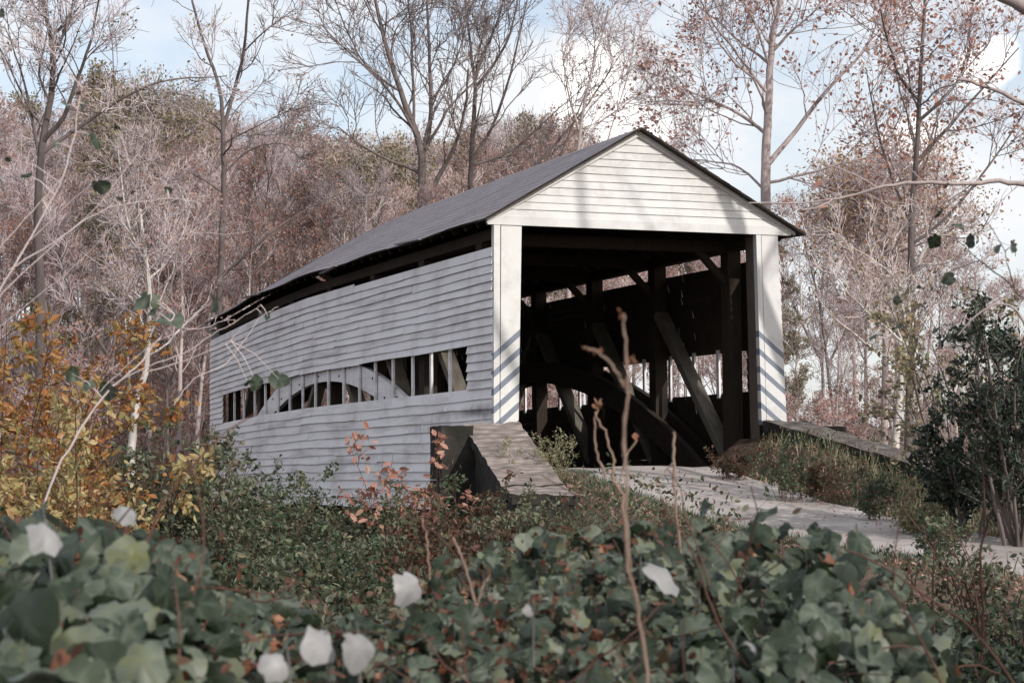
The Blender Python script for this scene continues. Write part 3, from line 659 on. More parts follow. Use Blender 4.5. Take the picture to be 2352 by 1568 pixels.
hero('bare_tree', S3 + 2, [(1085, 1060), (1083, 700), (1080, 440), (1083, 350), (1090, 250), (1092, 190), (1080, 120), (1065, -60)],
     [([(1083, 370), (1130, 300), (1165, 200), (1190, 100), (1215, -20)], .09, .03), ([(1090, 190), (1110, 120), (1150, 40), (1160, -40)], .09, .03), ([(1092, 200), (1150, 130), (1180, 60), (1195, -50)], .08, .03),
      ([(1085, 380), (1180, 350), (1260, 270), (1330, 210)], .07, .02), ([(1180, 440), (1240, 370), (1330, 270), (1390, 180), (1440, 100)], .08, .02), ([(1270, 400), (1310, 300), (1360, 180), (1370, 60)], .05, .02)],
     .17, .05, 'slim bare tree with upright limbs just right of the dark forked tree', 502, n1=14, n2=7, n3=6, n4=0, t1=.45, L1=4.0, leaf='lf_brown', nleaf=400, lsize=.08, bark='bark_dark', twig='twig_dark', a1=.65, rmin=.009)
hero('bare_tree', 60, [(505, 1060), (500, 900), (503, 700), (510, 520), (515, 400), (513, 330), (512, 250), (500, 180), (470, 110), (440, 0), (430, -60)],
     [([(512, 300), (540, 200), (562, 120), (570, 0), (575, -60)], .09, .04), ([(506, 640), (545, 600), (610, 545), (680, 490), (770, 450)], .07, .02), ([(512, 400), (560, 350), (620, 325), (700, 340)], .05, .015),
      ([(508, 440), (450, 400), (380, 375), (330, 370)], .05, .015), ([(512, 330), (590, 290), (690, 240)], .04, .015), ([(560, 120), (620, 60), (680, 20)], .04, .015)],
     .16, .04, 'dark slender leafless tree standing beyond the far end of the bridge wall', 503, n1=14, n2=6, n3=6, n4=0, t1=.4, L1=3.0, leaf='lf_red', nleaf=700, lsize=.08, bark='bark_dark', twig='twig_dark', a1=.9, rmin=.008)
hero('bare_tree', 46, [(90, 1060), (95, 700), (85, 480), (95, 330), (120, 220), (125, 120), (110, 60), (90, -60)],
     [([(95, 330), (150, 270), (175, 190), (210, 90), (235, -40)], .09, .03), ([(100, 350), (200, 280), (300, 210), (390, 180), (520, 175)], .07, .02), ([(90, 360), (70, 250), (50, 160), (10, 60)], .06, .02), ([(120, 130), (160, 60), (175, -40)], .06, .02)],
     .17, .05, 'tall leafless tree at the left edge reaching out of the frame', 504, n1=16, n2=7, n3=7, n4=0, t1=.35, L1=3.4, leaf='lf_olive', nleaf=900, lsize=.08, bark='bark_dark', twig='twig', a1=.85, rmin=.008)
hero('leafy_tree', 48, [(1760, 1060), (1758, 700), (1757, 450), (1758, 350), (1765, 260), (1768, 160), (1775, 60), (1795, 0), (1800, -80)],
     [([(1762, 380), (1830, 300), (1900, 200), (1980, 130), (2020, 40)], .10, .025), ([(1762, 310), (1700, 260), (1620, 225), (1540, 190)], .07, .02), ([(1760, 420), (1850, 400), (1950, 370), (2000, 360)], .06, .015),
      ([(1768, 220), (1700, 130), (1640, 60), (1600, -20)], .06, .02), ([(1758, 440), (1700, 380), (1640, 370), (1560, 365)], .05, .015), ([(1772, 120), (1830, 60), (1890, 10)], .06, .02)],
     .21, .07, 'big straight tree with scattered russet leaves right of the gable', 505, n1=22, n2=7, n3=5, n4=0, t1=.38, L1=4.4, leaf='lf_red', nleaf=4800, lsize=.11, bark='bark_grey', twig='twig', a1=.85, rmin=.007, ljit=.12)
hero('leafy_tree', 44, [(2085, 1060), (2095, 800), (2090, 520), (2100, 420), (2108, 300), (2115, 160), (2125, 0), (2128, -80)],
     [([(2100, 380), (2180, 290), (2260, 200), (2340, 110)], .07, .02), ([(2108, 280), (2200, 200), (2230, 100)], .06, .02), ([(2110, 230), (2060, 170), (2030, 60), (2010, -40)], .05, .02), ([(2095, 520), (2050, 420), (2010, 280), (1990, 160)], .05, .02),
      ([(2095, 560), (2180, 500), (2280, 370), (2352, 260)], .06, .02)],
     .13, .04, 'tall thin tree with sparse russet leaves near the right edge', 506, n1=16, n2=6, n3=5, n4=0, t1=.4, L1=3.3, leaf='lf_red', nleaf=2600, lsize=.105, bark='bark_dark', twig='twig', a1=.8, rmin=.007, ljit=.12)
hero('pale_tree', 40, [(2052, 1060), (2060, 980), (2068, 880), (2082, 780), (2090, 690), (2098, 620)],
     [([(2080, 790), (2020, 740), (1950, 680), (1890, 590)], .045, .015), ([(2075, 840), (1990, 790), (1900, 720), (1860, 650)], .04, .012), ([(2090, 700), (2060, 640), (1990, 580), (1920, 560)], .045, .012), ([(2098, 625), (2130, 560), (2190, 500)], .06, .02)],
     .12, .05, 'white barked sycamore trunk between the portal and the dark evergreen', 507, n1=10, n2=6, n3=5, n4=1, t1=.5, L1=2.2, leaf='lf_olive', nleaf=500, lsize=.09, bark='bark_pale', twig='twig_pale', a1=.8, rmin=.006, dj=.4)
hero('pale_tree', 47, [(300, 1060), (306, 980), (318, 900), (335, 860), (342, 780), (344, 700), (340, 620), (330, 560), (322, 480)],
     [([(344, 770), (370, 720), (400, 640), (410, 560)], .05, .02), ([(341, 640), (380, 610), (420, 540), (440, 470)], .05, .02), ([(335, 600), (300, 540), (280, 440), (270, 330)], .05, .02)],
     .14, .05, 'crooked white barked trunk left of the bridge wall', 508, n1=12, n2=6, n3=6, n4=1, t1=.4, L1=2.8, leaf='lf_brown', nleaf=900, lsize=.08, bark='bark_pale', twig='twig', a1=.8, rmin=.007, dj=.4)
hero('bare_tree', 58, [(1300, 1060), (1305, 600), (1330, 300), (1350, 200), (1370, 120), (1400, 20)],
     [([(1320, 380), (1350, 300), (1420, 250), (1500, 200)], .05, .02), ([(1330, 300), (1300, 200), (1290, 100)], .05, .02), ([(1380, 400), (1400, 300), (1450, 160), (1460, 60)], .04, .015)],
     .10, .03, 'thin leaning bare tree against the white cloud left of the gable peak', 509, n1=12, n2=7, n3=6, n4=1, t1=.4, L1=3.2, leaf='lf_brown', nleaf=500, lsize=.07, bark='bark_grey', twig='twig', a1=.7, rmin=.008)

hero('leafy_tree', 74, [(2030, 1060), (2035, 700), (2040, 520), (2035, 430)],
     [([(2036, 640), (1990, 540), (1950, 470)], .08, .03), ([(2038, 600), (2090, 500), (2130, 430)], .08, .03), ([(2036, 690), (1960, 620), (1920, 580)], .06, .03)],
     .20, .06, 'round crowned orange brown oak in the woods right of the bridge', 510, n1=26, n2=8, n3=7, n4=0, t1=.3, L1=4.8, leaf='lf_rust', nleaf=6500, lsize=.12, bark='bark_grey', twig='twig', a1=1.0, rmin=.009, ljit=.45)
hero('leafy_tree', 78, [(330, 1060), (335, 600), (340, 400), (345, 280)],
     [([(335, 480), (280, 380), (250, 300)], .08, .03), ([(338, 440), (400, 350), (430, 300)], .08, .03)],
     .20, .06, 'broad olive crowned oak topping the left woods', 511, n1=26, n2=8, n3=7, n4=0, t1=.35, L1=4.0, leaf='lf_olive', nleaf=6500, lsize=.13, bark='bark_dark', twig='twig', a1=.9, rmin=.009, ljit=.2)
hero('leafy_tree', 80, [(860, 1060), (862, 700), (865, 520), (865, 380)],
     [([(864, 600), (820, 500), (800, 420)], .08, .03), ([(864, 560), (900, 450), (930, 390)], .08, .03)],
     .18, .06, 'olive green crowned tree left of the dark forked tree behind the roof', 512, n1=22, n2=8, n3=7, n4=0, t1=.3, L1=3.4, leaf='lf_olive', nleaf=8000, lsize=.12, bark='bark_dark', twig='twig', a1=.9, rmin=.009, ljit=.2)

# ---- off-frame neighbours whose shade falls into the picture (to the right of and behind the viewer)
def shade_tree(name, P, H, rad, seed, label, leaf, nleaf, ls, n=(14, 7, 6), t1=.3, L1=None, bark='bark_dark', tw='twig_dark', lean=(0, 0)):
    g = float(ground(P[0], P[1])); r = random.Random(seed); st = [stem_up(r, (P[0], P[1], g - .2), H, rad, lean, .03)]
    q = st[0][0][5]
    for a in (.5, -.45): st.append((walk(r, tuple(q), (a, r.gauss(0, .2), 1), H * .55, 8, .05, .03), np.linspace(rad * .6, rad * .1, 9)))
    return make_tree(seed, st, n[0], n[1], n[2], root=(P[0], P[1], g), leaf=leaf, nleaf=nleaf, lsize=ls, bark=bark, twig=tw, t1=t1, L1=L1, a1=.8, name=name, label=label, rmin=.008)
u = SUN / np.linalg.norm(SUN[:2])
def sunward(p, d): return (p[0] + u[0] * d, p[1] + u[1] * d)
shade_tree('bare_tree', sunward((5.78, 0), 9.5), 17, .30, 601, 'large bare tree outside the right of the picture shading the right post', 'lf_brown', 60, .10, n=(6, 5, 4), t1=.8, L1=2.2)
shade_tree('bare_tree', sunward((2.6, 0), 20), 24, .19, 602, 'tall forked bare tree outside the picture throwing faint branch shadows on the gable', 'lf_brown', 30, .08, n=(6, 4, 2), t1=.6)
shade_tree('leafy_tree', (-9.6, -40.5), 7.5, .16, 603, 'bushy olive tree behind the viewer shading the vines', 'lf_olive', 7500, .16, n=(20, 8, 7), t1=.15, L1=2.4)
shade_tree('leafy_tree', (-4.2, -31.5), 8.5, .18, 604, 'bushy olive tree beside the road outside the right of the picture', 'lf_olive', 5500, .16, n=(18, 8, 7), t1=.2, L1=2.6)

# ---- shrubs and weeds
LEAF6 = np.array([(0, -.5, 0), (.22, -.22, .04), (.24, .12, .05), (0, .55, -.04), (-.24, .12, .05), (-.22, -.22, .04)])
L6F = ((0, 1, 2, 3), (0, 3, 4, 5))
def shrub(name, s, x, top, wpx, nst, leaf, nleaf, lsize, seed, label, cat='shrub', stem='redstem', group=None, rs=.012, basey=None, spread=.35, dens=3, lit=None):
    r = random.Random(seed); nr = np.random.default_rng(seed); p0 = at(x, 1100, s); g = float(ground(p0[0], p0[1])); 
    H = at(x, top, s)[2] - g; wd = wpx / FPX * s * .5; st = []; l1 = []
    for k in range(nst):
        a = r.uniform(0, 2 * pi); q = r.uniform(0, .55) * wd; b = (p0[0] + q * cos(a), p0[1] + q * sin(a), g - .1)
        d = (cos(a) * spread * r.uniform(.2, 1.2), sin(a) * spread * r.uniform(.2, 1.2), 1); L = H * r.uniform(.6, 1.05)
        w_ = walk(r, b, d, L, 8, .09, -.01); st.append((w_, np.linspace(rs, rs * .3, 9)))
    for p, rd in st: l1 += children_of(r, p, rd, dens + 3, .2, .8, H * .28, .6, 4, .16, .02, rs * .35)
    l2 = []
    for p, rd in l1: l2 += children_of(r, p, rd, 3, .2, .8, H * .12, .6, 2, .2, .0, rs * .25)
    E = empty(name, (p0[0], p0[1], g), label=label, cat=cat, group=group)
    mb = MB(); tubes(mb, st, 5, nr); tubes(mb, l1, 4, nr); tubes(mb, l2, 3, nr); keep(mb.obj('stems', M[stem], None, smooth=True), E)
    if nleaf:
        mb = MB(); put_leaves(mb, along(l1 + l2, nleaf, nr, lsize * .5, .15), lsize, nr, LEAF6, L6F); keep(mb.obj('foliage', M[leaf], None), E)
    return E
# left golden shrubs
shrub('golden_shrub', 19, 20, 670, 230, 16, 'lf_gold', 3600, .08, 701, 'tall golden orange leaved shrub at the left edge of the picture', dens=4)
shrub('golden_shrub', 17, 110, 880, 150, 12, 'lf_paley', 2800, .07, 702, 'yellow leaved shrub with sunlit tops below the crooked white trunk', dens=4)
shrub('golden_shrub', 21, 110, 740, 160, 9, 'lf_gold', 1500, .085, 703, 'loose orange leaved shrub behind the yellow shrub', dens=4)
shrub('green_shrub', 22, 410, 985, 250, 16, 'lf_mixed', 3400, .075, 704, 'green leafy shrub below the far corner of the bridge wall', dens=4)
shrub('green_shrub', 25, 475, 940, 140, 9, 'lf_mixed', 1300, .085, 705, 'sparse green bush touching the far end of the bridge wall', dens=4)
shrub('red_sapling', 29, 935, 950, 150, 6, 'lf_red', 330, .12, 706, 'small sapling with hanging russet leaves in front of the clapboard wall', cat='sapling', dens=1, spread=.18, rs=.010)
shrub('red_sapling', 28, 1010, 1010, 70, 4, 'lf_red', 170, .12, 707, 'rust leaved sapling against the dark abutment corner', cat='sapling', dens=1, spread=.15, rs=.009)
shrub('feathery_weed', 33.0, 1245, 975, 110, 26, 'lf_feather', 2600, .035, 708, 'pale feathery weed clump beside the left striped post', cat='weed', stem='lf_feather', dens=5, spread=.45, rs=.006)
shrub('evergreen_shrub', 26, 2350, 700, 210, 20, 'lf_ever', 10000, .075, 709, 'dark evergreen shrub at the right edge of the picture', dens=6, stem='bark_dark', rs=.03)
shrub('evergreen_shrub', 27, 2225, 900, 130, 10, 'lf_ever', 3000, .075, 710, 'lower dark evergreen bush left of the taller evergreen', dens=5, stem='bark_dark', rs=.02)
shrub('autumn_shrub', 30, 2210, 620, 200, 8, 'lf_olive', 1500, .09, 711, 'olive and orange leaved shrub above the evergreens', dens=4, stem='bark_dark', rs=.02)
shrub('tangle_shrub', 15, 2280, 1080, 180, 14, 'lf_mixed', 1500, .05, 712, 'reddish weedy tangle at the right edge beside the gravel road', cat='weed', dens=4)
shrub('tangle_shrub', 11, 2290, 1330, 260, 22, 'lf_weed', 2600, .05, 713, 'dark green tangle of weeds above the lower right corner', cat='weed', dens=4, stem='bark_dark', rs=.007)
for i, (s, x, top, wp) in enumerate(((20, 600, 1130, 200), (19, 760, 1150, 200), (22, 880, 1140, 160), (17, 520, 1200, 200), (16, 700, 1230, 240), (18, 1030, 1150, 190), (20, 1130, 1160, 140), (21, 560, 1050, 110))):
    shrub('leafy_weed', s, x, top, wp, 18, ['lf_mixed', 'lf_weed', 'lf_mixed', 'lf_weed', 'lf_mixed', 'lf_weedred', 'lf_mixed', 'lf_weed'][i], 2100, .06, 720 + i, ['dark green weed clump under the far half of the clapboard wall', 'broad dark weed clump below the middle of the wall', 'leafy weed clump left of the russet sapling foot', 'dense weeds over the left vine leaves', 'low dark weeds in the gap between the vine mounds', 'mixed green weeds in front of the abutment', 'small weed clump at the foot of the left wing wall', 'light green tall weed against the far wall bottom'][i], cat='weed', dens=4, stem='redstem', rs=.006)
for i, (s, x, top, wp) in enumerate(((31, 1800, 1000, 150), (31, 1900, 1035, 150), (29, 2010, 1065, 170), (27, 2110, 1120, 130), (34, 1690, 1010, 110), (24, 2150, 1160, 150))):
    shrub('verge_weed', s, x, top, wp, 16, ['lf_weed', 'lf_weedred', 'lf_weed', 'lf_feather', 'lf_weedred', 'lf_weed'][i], 900, .055, 740 + i, ['green weeds inside the right wing wall', 'reddish weeds halfway along the right wing wall', 'green verge weeds below the end of the right wing wall', 'pale grassy tuft beside the road bend', 'russet weeds at the foot of the right striped post', 'low green weeds at the right verge of the gravel road'][i], cat='weed', dens=4, rs=.005)
shrub('small_leaf_weed', 9.5, 1560, 1120, 260, 22, 'lf_weed', 700, .032, 760, 'sparse small leaved weed overlapping the near edge of the gravel', cat='weed', dens=3, rs=.003, spread=.3)
shrub('small_leaf_weed', 10, 1800, 1150, 260, 22, 'lf_weed', 700, .032, 761, 'small leaved weed before the gravel bend above the right vine leaves', cat='weed', dens=3, rs=.003, spread=.3)
shrub('small_leaf_weed', 9, 1340, 1150, 200, 16, 'lf_weedred', 600, .032, 762, 'weedy tuft with red leaves below the left wing wall coping', cat='weed', dens=3, rs=.003, spread=.3)
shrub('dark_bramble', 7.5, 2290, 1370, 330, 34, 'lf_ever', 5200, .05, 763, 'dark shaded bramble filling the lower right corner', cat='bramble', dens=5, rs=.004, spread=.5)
shrub('dark_bramble', 6.5, 2200, 1440, 260, 24, 'lf_weed', 2000, .05, 764, 'dull green bramble between the vines and the lower right corner', cat='bramble', dens=5, rs=.004, spread=.5)
shrub('leafy_weed', 30, 760, 1100, 260, 26, 'lf_mixed', 2600, .07, 774, 'wide weeds closing the gap under the middle of the clapboard wall', cat='weed', dens=4, rs=.006)
shrub('leafy_weed', 31, 650, 1085, 180, 20, 'lf_weed', 1900, .07, 775, 'green weeds under the far third of the clapboard wall', cat='weed', dens=4, rs=.006)
shrub('leafy_weed', 27.5, 1120, 1085, 170, 22, 'lf_weedred', 1500, .07, 770, 'reddish weeds growing against the dark side of the left wing wall', cat='weed', dens=4, rs=.006)
shrub('leafy_weed', 27, 1240, 1095, 190, 24, 'lf_mixed', 2000, .06, 771, 'mixed weeds hiding the lower end of the left wing wall coping', cat='weed', dens=4, rs=.006)
shrub('leafy_weed', 27.5, 1010, 1090, 120, 16, 'lf_weed', 1200, .07, 772, 'green weeds at the dark corner of the abutment', cat='weed', dens=4, rs=.006)
shrub('leafy_weed', 26, 1400, 1120, 200, 22, 'lf_weed', 1300, .05, 773, 'small green weeds along the near road edge below the portal', cat='weed', dens=4, rs=.004)
# ground cover as uncountable masses
def cover(name, n, pick, size, hgt, m, seed, label, tm=LEAF6, tf=L6F, blades=0):
    nr = np.random.default_rng(seed); XY = pick(nr, n); z = ground(XY[:, 0], XY[:, 1])
    P = np.stack([XY[:, 0], XY[:, 1], z + hgt * nr.random(len(XY)) ** 1.3], -1)
    mb = MB(); put_leaves(mb, P, size, nr, tm, tf); o = mb.obj(name, M[m] if isinstance(m, str) else m); tag(o, label, 'ground cover', kind='stuff'); return o
def pick_sl(s0, s1, x0, x1, cond=None):
    def f(nr, n):
        s = nr.uniform(s0, s1, n); px = nr.uniform(x0, x1, n); l = (px - 1176) / FPX * s; XY = CAM[:2] + V2 * s[:, None] + R2 * l[:, None]
        k = np.abs(XY[:, 0] - road_c(XY[:, 1])) > 1.75 + .35 * nr.random(n)
        if cond is not None: k &= cond(XY)
        return XY[k]
    return f
cover('weeds', 42000, pick_sl(9, 33, -80, 1700, lambda q: (q[:, 0] < road_c(q[:, 1]) - 1.7) & ~((q[:, 0] > -1.3) & (q[:, 1] > -4))), .075, .75, 'lf_mixed', 801, 'dense dark green weeds covering the bank between vines and bridge')
cover('dry_weeds', 9000, pick_sl(9, 33, -80, 1700, lambda q: (q[:, 0] < road_c(q[:, 1]) - 1.7) & ~((q[:, 0] > -1.3) & (q[:, 1] > -4))), .06, .8, 'lf_weedred', 802, 'reddish dry stalk leaves mixed through the green bank')
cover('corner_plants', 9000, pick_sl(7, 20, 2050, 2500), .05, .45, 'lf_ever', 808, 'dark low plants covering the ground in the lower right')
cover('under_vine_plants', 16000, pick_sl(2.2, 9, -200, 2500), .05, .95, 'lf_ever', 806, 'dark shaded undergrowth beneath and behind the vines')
cover('bank_litter', 14000, pick_sl(12, 36, 1560, 2500, lambda q: (q[:, 0] > road_c(q[:, 1]) + 1.5) & (q[:, 1] < -.4)), .06, .16, 'lf_weedred', 809, 'brown leaf litter caught in the weeds of the right bank')
cover('verge_plants', 15000, pick_sl(12, 36, 1700, 2450, lambda q: (q[:, 0] > road_c(q[:, 1]) + 1.7) & (q[:, 1] < -.8)), .05, .28, 'lf_weedred', 803, 'mixed red and green verge plants right of the gravel road')
BL = np.array([(-.03, 0, 0), (.03, 0, 0), (.02, .05, .55), (-.005, .16, 1.0)])
def grass(name, n, pick, h, m, seed, label):
    nr = np.random.default_rng(seed); XY = pick(nr, n); n = len(XY); z = ground(XY[:, 0], XY[:, 1]); a = nr.uniform(0, 2 * pi, n); le = nr.normal(0, .35, n); c, s_ = np.cos(a), np.sin(a)
    R = np.stack([c, -s_, le * c, s_, c, le * s_, 0 * a, 0 * a, 1 + 0 * a], -1).reshape(n, 3, 3); mb = MB()
    put_leaves(mb, np.concatenate([XY, (z - .02)[:, None]], 1), h, nr, BL, ((0, 1, 2, 3),), R=R); return tag(mb.obj(name, M[m]), label, 'grass', kind='stuff')
bankR = pick_sl(12, 36, 1560, 2500, lambda q: (q[:, 0] > road_c(q[:, 1]) + 1.55) & (q[:, 1] < -.5))
grass('grass', 9000, bankR, .22, 'lf_weed', 820, 'rough green grass on the bank between gravel and right wing wall')
grass('dry_grass', 11000, bankR, .26, 'lf_feather', 821, 'dry straw coloured grass mixed into the right bank')
grass('verge_grass', 14000, lambda nr, n: (lambda y, sg: np.stack([road_c(y) + sg * (1.40 + np.abs(nr.normal(0, .30, n))), y], -1))(nr.uniform(-22, -.8, n), np.where(nr.random(n) < .5, 1, -1)), .14, 'lf_weed', 822, 'short ragged grass growing over both gravel edges')
cover('bank_plants', 9000, bankR, .06, .34, 'lf_weed', 823, 'low green leafy plants on the right bank')
cover('road_leaves', 1500, lambda nr, n: (lambda y: np.stack([road_c(y) + nr.uniform(-1.5, 1.5, n), y], -1))(nr.uniform(-22, -.4, n)), .06, .07, 'lf_brown', 807, 'dry leaves scattered thinly over the gravel')
cover('fallen_leaves', 9000, lambda nr, n: (lambda y, sg: np.stack([road_c(y) + sg * (1.45 + np.abs(nr.normal(0, .45, n))), y], -1))(nr.uniform(-22, -.8, n), np.where(nr.random(n) < .6, 1, -1)), .06, .07, 'lf_brown', 804, 'fallen brown leaves along the gravel edges')
cover('woodland_floor_leaves', 26000, pick_sl(56, 110, -100, 2450, lambda q: q[:, 1] > 25), .16, .5, 'lf_red', 805, 'russet brush and fallen leaves covering the woodland floor')

# ------------------------------------------------------------------ vines in front of the viewer
def heart(n=14, notch=.18):
    th = np.linspace(-pi / 2 + .0, 1.5 * pi, n, endpoint=False); out = []
    for t in th:      # the petiole end is at -Y, the tip at +Y
        a = (t + pi / 2) % (2 * pi); f = abs(a - pi) / pi      # 1 at petiole notch, 0 at tip
        r = .46 + .05 * cos(3 * a) + .10 * (f < .16) * (1 - f / .16) - notch * max(0, (f - .86) / .14)
        out.append((r * cos(t) * 1.02, r * sin(t), 0))
    return np.array(out)
HB = heart(20); NB = len(HB)
def leaf_tmpl(cup, fold, droop):
    ring = HB.copy(); mid = HB * .52
    def z(p): return -cup * (p[:, 0] ** 2 + p[:, 1] ** 2) * 1.0 + fold * np.abs(p[:, 0]) - droop * np.maximum(p[:, 1], 0) ** 2 + .018 * np.sin(9 * np.arctan2(p[:, 1], p[:, 0])) * np.hypot(p[:, 0], p[:, 1]) * 2
    ring[:, 2] = z(ring); mid[:, 2] = z(mid); c = np.array([[0, -.05, 0]])
    return np.concatenate([c, mid, ring])
def leaf_faces():
    q = [(1 + k, 1 + (k + 1) % NB, 1 + NB + (k + 1) % NB, 1 + NB + k) for k in range(NB)]
    t = [(0, 1 + (k + 1) % NB, 1 + k, 1 + k) for k in range(NB)]
    return q, [(0, 1 + (k + 1) % NB, 1 + k) for k in range(NB)]
LQ, LT = leaf_faces()
def orient(nrm, tip):
    n = nrm / np.linalg.norm(nrm, axis=1)[:, None]; y = tip - (tip * n).sum(1)[:, None] * n; y /= np.linalg.norm(y, axis=1)[:, None] + 1e-9
    x = np.cross(y, n); return np.stack([x, y, n], -1)
def vine_leaves(mb, P, size, nrm, tip, nr, mat_=0, tint=None, cup=(.05, .5)):
    R = orient(nrm, tip); n = len(P); g = nr.integers(0, 5, n); t = nr.uniform(0, 1, n) if tint is None else np.broadcast_to(tint, (n,))
    for k in range(5):
        m = g == k
        if not m.any(): continue
        T = leaf_tmpl(cup[0] + (cup[1] - cup[0]) * k / 4, [.0, .25, -.2, .35, .1][k], [.2, .5, .1, .7, .35][k])
        sz = (size if np.isscalar(size) else size[m]) * nr.uniform(.5, 1.25, m.sum())
        nm = m.sum(); Tn = np.repeat(T[None], nm, 0); lob = 1 + .07 * np.cos(np.arange(NB)[None] * 2 * pi / NB * nr.integers(3, 6, (nm, 1)) + nr.uniform(0, 6, (nm, 1))) + nr.normal(0, .035, (nm, NB))
        Tn[:, 1 + NB:, :2] *= lob[:, :, None]; Tn[:, 1 + NB:, 2] += nr.normal(0, .035, (nm, NB)); Tn[:, 1:1 + NB, 2] += nr.normal(0, .018, (nm, NB)); Tn[:, :, 0] *= nr.uniform(.72, 1.08, (nm, 1))
        V = np.einsum('nij,nkj->nki', R[m], Tn) * sz[:, None, None] + P[m][:, None]
        base = (np.arange(m.sum()) * len(T))[:, None, None]
        tt = np.clip(np.repeat(t[m], len(T)) + np.tile(np.concatenate([[.22], np.where(np.arange(NB) % 4 == 0, .24, -.02), np.where(np.arange(NB) % 4 == 0, .10, -.07)]), m.sum()) + nr.normal(0, .04, m.sum() * len(T)), 0, 1); i0 = mb.n
        mb.add(V.reshape(-1, 3), (base + np.array(LQ)[None]).reshape(-1, 4), tt, mat_)
        f3 = (base + np.array(LT)[None]).reshape(-1, 3) + i0 - mb.n
        mb.loops.append((f3 + mb.n).ravel()); mb.sizes.append(np.full(len(f3), 3)); mb.mi.append(np.full(len(f3), mat_))
CX = [-150, 0, 300, 430, 520, 620, 760, 850, 930, 1010, 1150, 1300, 1500, 1700, 1860, 1960, 2050, 2120, 2180, 2260]
CY = [1130, 1150, 1140, 1200, 1290, 1350, 1400, 1400, 1350, 1275, 1215, 1185, 1180, 1195, 1200, 1240, 1310, 1420, 1560, 1750]
CY = [c + (42 if x < 600 else (22 if x < 1000 else 36)) for x, c in zip(CX, CY)]
SC = [4.4, 4.4, 4.5, 4.6, 4.8, 5.0, 5.0, 5.0, 5.2, 5.5, 5.8, 6.0, 6.0, 5.8, 5.6, 5.4, 5.2, 5.0, 4.8, 4.6]
def mound(px, s):
    yc = np.interp(px, CX, CY); sc = np.interp(px, CX, SC); dz = CAM[2] + .0
    zc = dz - (yc - 1081) / FPX * sc + .0088 * (px - 1176) / FPX * sc
    z = zc - .135 * np.clip(sc - s, 0, 9) - .9 * np.clip(s - sc, 0, 9) ** 1.5
    l = (px - 1176) / FPX * s; return z + .035 * np.sin(9 * l + 2 * s) * np.cos(7 * s + l * 3) + .02 * np.sin(17 * l - 11 * s)
def vine_bank(name, x0, x1, s0, n, lsize, seed, label, pale, m='lf_vine', dry=.06, smax=.9, fine=.10):
    nr = np.random.default_rng(seed); px = nr.uniform(x0, x1, n); sc = np.interp(px, CX, SC); s = s0 + (sc + smax - s0) * nr.random(n) ** .8
    # loosely clumped
    px = px + 26 * np.sin(px * .05 + s * 4); z = mound(px, s); dep = nr.exponential(.07, n) * (nr.random(n) < .8) + (nr.random(n) < .2) * nr.uniform(.1, .5, n)
    up = nr.random(n) < .03; dep = np.where(up, -nr.uniform(.0, .05, n), dep)
    l = (px - 1176) / FPX * s; XY = CAM[:2] + V2 * s[:, None] + R2 * l[:, None]; P = np.concatenate([XY, (z - dep)[:, None]], 1)
    tocam = np.array([-V2[0], -V2[1], .0])
    E = empty(name, (*sl(4.2, ((x0 + x1) / 2 - 1176) / FPX * 4.2), -1.95), label=label, cat='vine')
    tocam = np.array([-V2[0], -V2[1], .0]); nrm = np.array([0, 0, .70]) + tocam * .50 + nr.normal(0, .55, (n, 3)); tip = tocam * .5 + np.array([0, 0, -.55]) + nr.normal(0, .6, (n, 3))
    isd = nr.random(n) < dry; mb = MB(); vine_leaves(mb, P[~isd], lsize, nrm[~isd], tip[~isd], nr)
    if isd.any(): vine_leaves(mb, P[isd] - [0, 0, .02], lsize * .6, nr.normal(0, 1, (isd.sum(), 3)), tip[isd], nr, 1, cup=(1.0, 2.6))
    ks = int(n * 1.6 * fine); q = nr.integers(0, n, ks); P2 = P[q] + nr.normal(0, .05, (ks, 3)) + [0, 0, .01]
    put_leaves(mb, P2, .024, nr, LEAF6, L6F, mat=2)
    keep(mb.obj('foliage', [M[m], M['lf_dry'], M['lf_weedred']], None, smooth=True), E)
    r = random.Random(seed); st = []
    for k in range(int(n / 13)):
        q = r.randrange(n); p = P[q] - np.array([0, 0, r.uniform(.05, .3)]); g = -1.95
        d = (r.gauss(0, .8), r.gauss(0, .8), r.uniform(-.1, .9)); w_ = walk(r, tuple(p), d, r.uniform(.2, .6), 7, .22, -.05); st.append((w_, np.linspace(.0032, .0014, 8)))
    for k in range(26):
        q = r.randrange(n); p = P[q]; b = (p[0] + r.gauss(0, .15), p[1] + r.gauss(0, .15), -2.0); t = np.linspace(0, 1, 9)[:, None]
        w_ = np.array(b) * (1 - t) + p * t + np.random.default_rng(k + seed).normal(0, .02, (9, 3)); st.append((w_, np.linspace(.006, .003, 9)))
    mb = MB(); tubes(mb, st, 5, nr); keep(mb.obj('stems', M['redstem'], None, smooth=True), E)
    for (x, y, s_, size, tipdir, face) in pale:
        p = at(x, y, s_); mb = MB()
        right = np.array([*R2, 0.]); upv = np.array([0, 0, 1.]); tp = right * tipdir[0] + upv * tipdir[1] + tocam * .15
        nn = tocam * face[0] + upv * face[1] + right * face[2]
        vine_leaves(mb, p[None], size / FPX * s_ * .86, nn[None], tp[None], np.random.default_rng(int(x)), 0, cup=(.5, 1.5))
        b_ = p - tp / np.linalg.norm(tp) * .45 * size / FPX * s_; tubes(mb, [(np.array([b_, b_ - tocam * .03 - upv * .03, b_ - tocam * .08 - upv * .14]), np.array([.0015, .0018, .0022]))], 5, np.random.default_rng(2)); o = keep(mb.obj('pale_leaf', M['lf_pale'], None, smooth=True), E)
        o['label'] = 'leaf turned over to show its white underside'
    return E
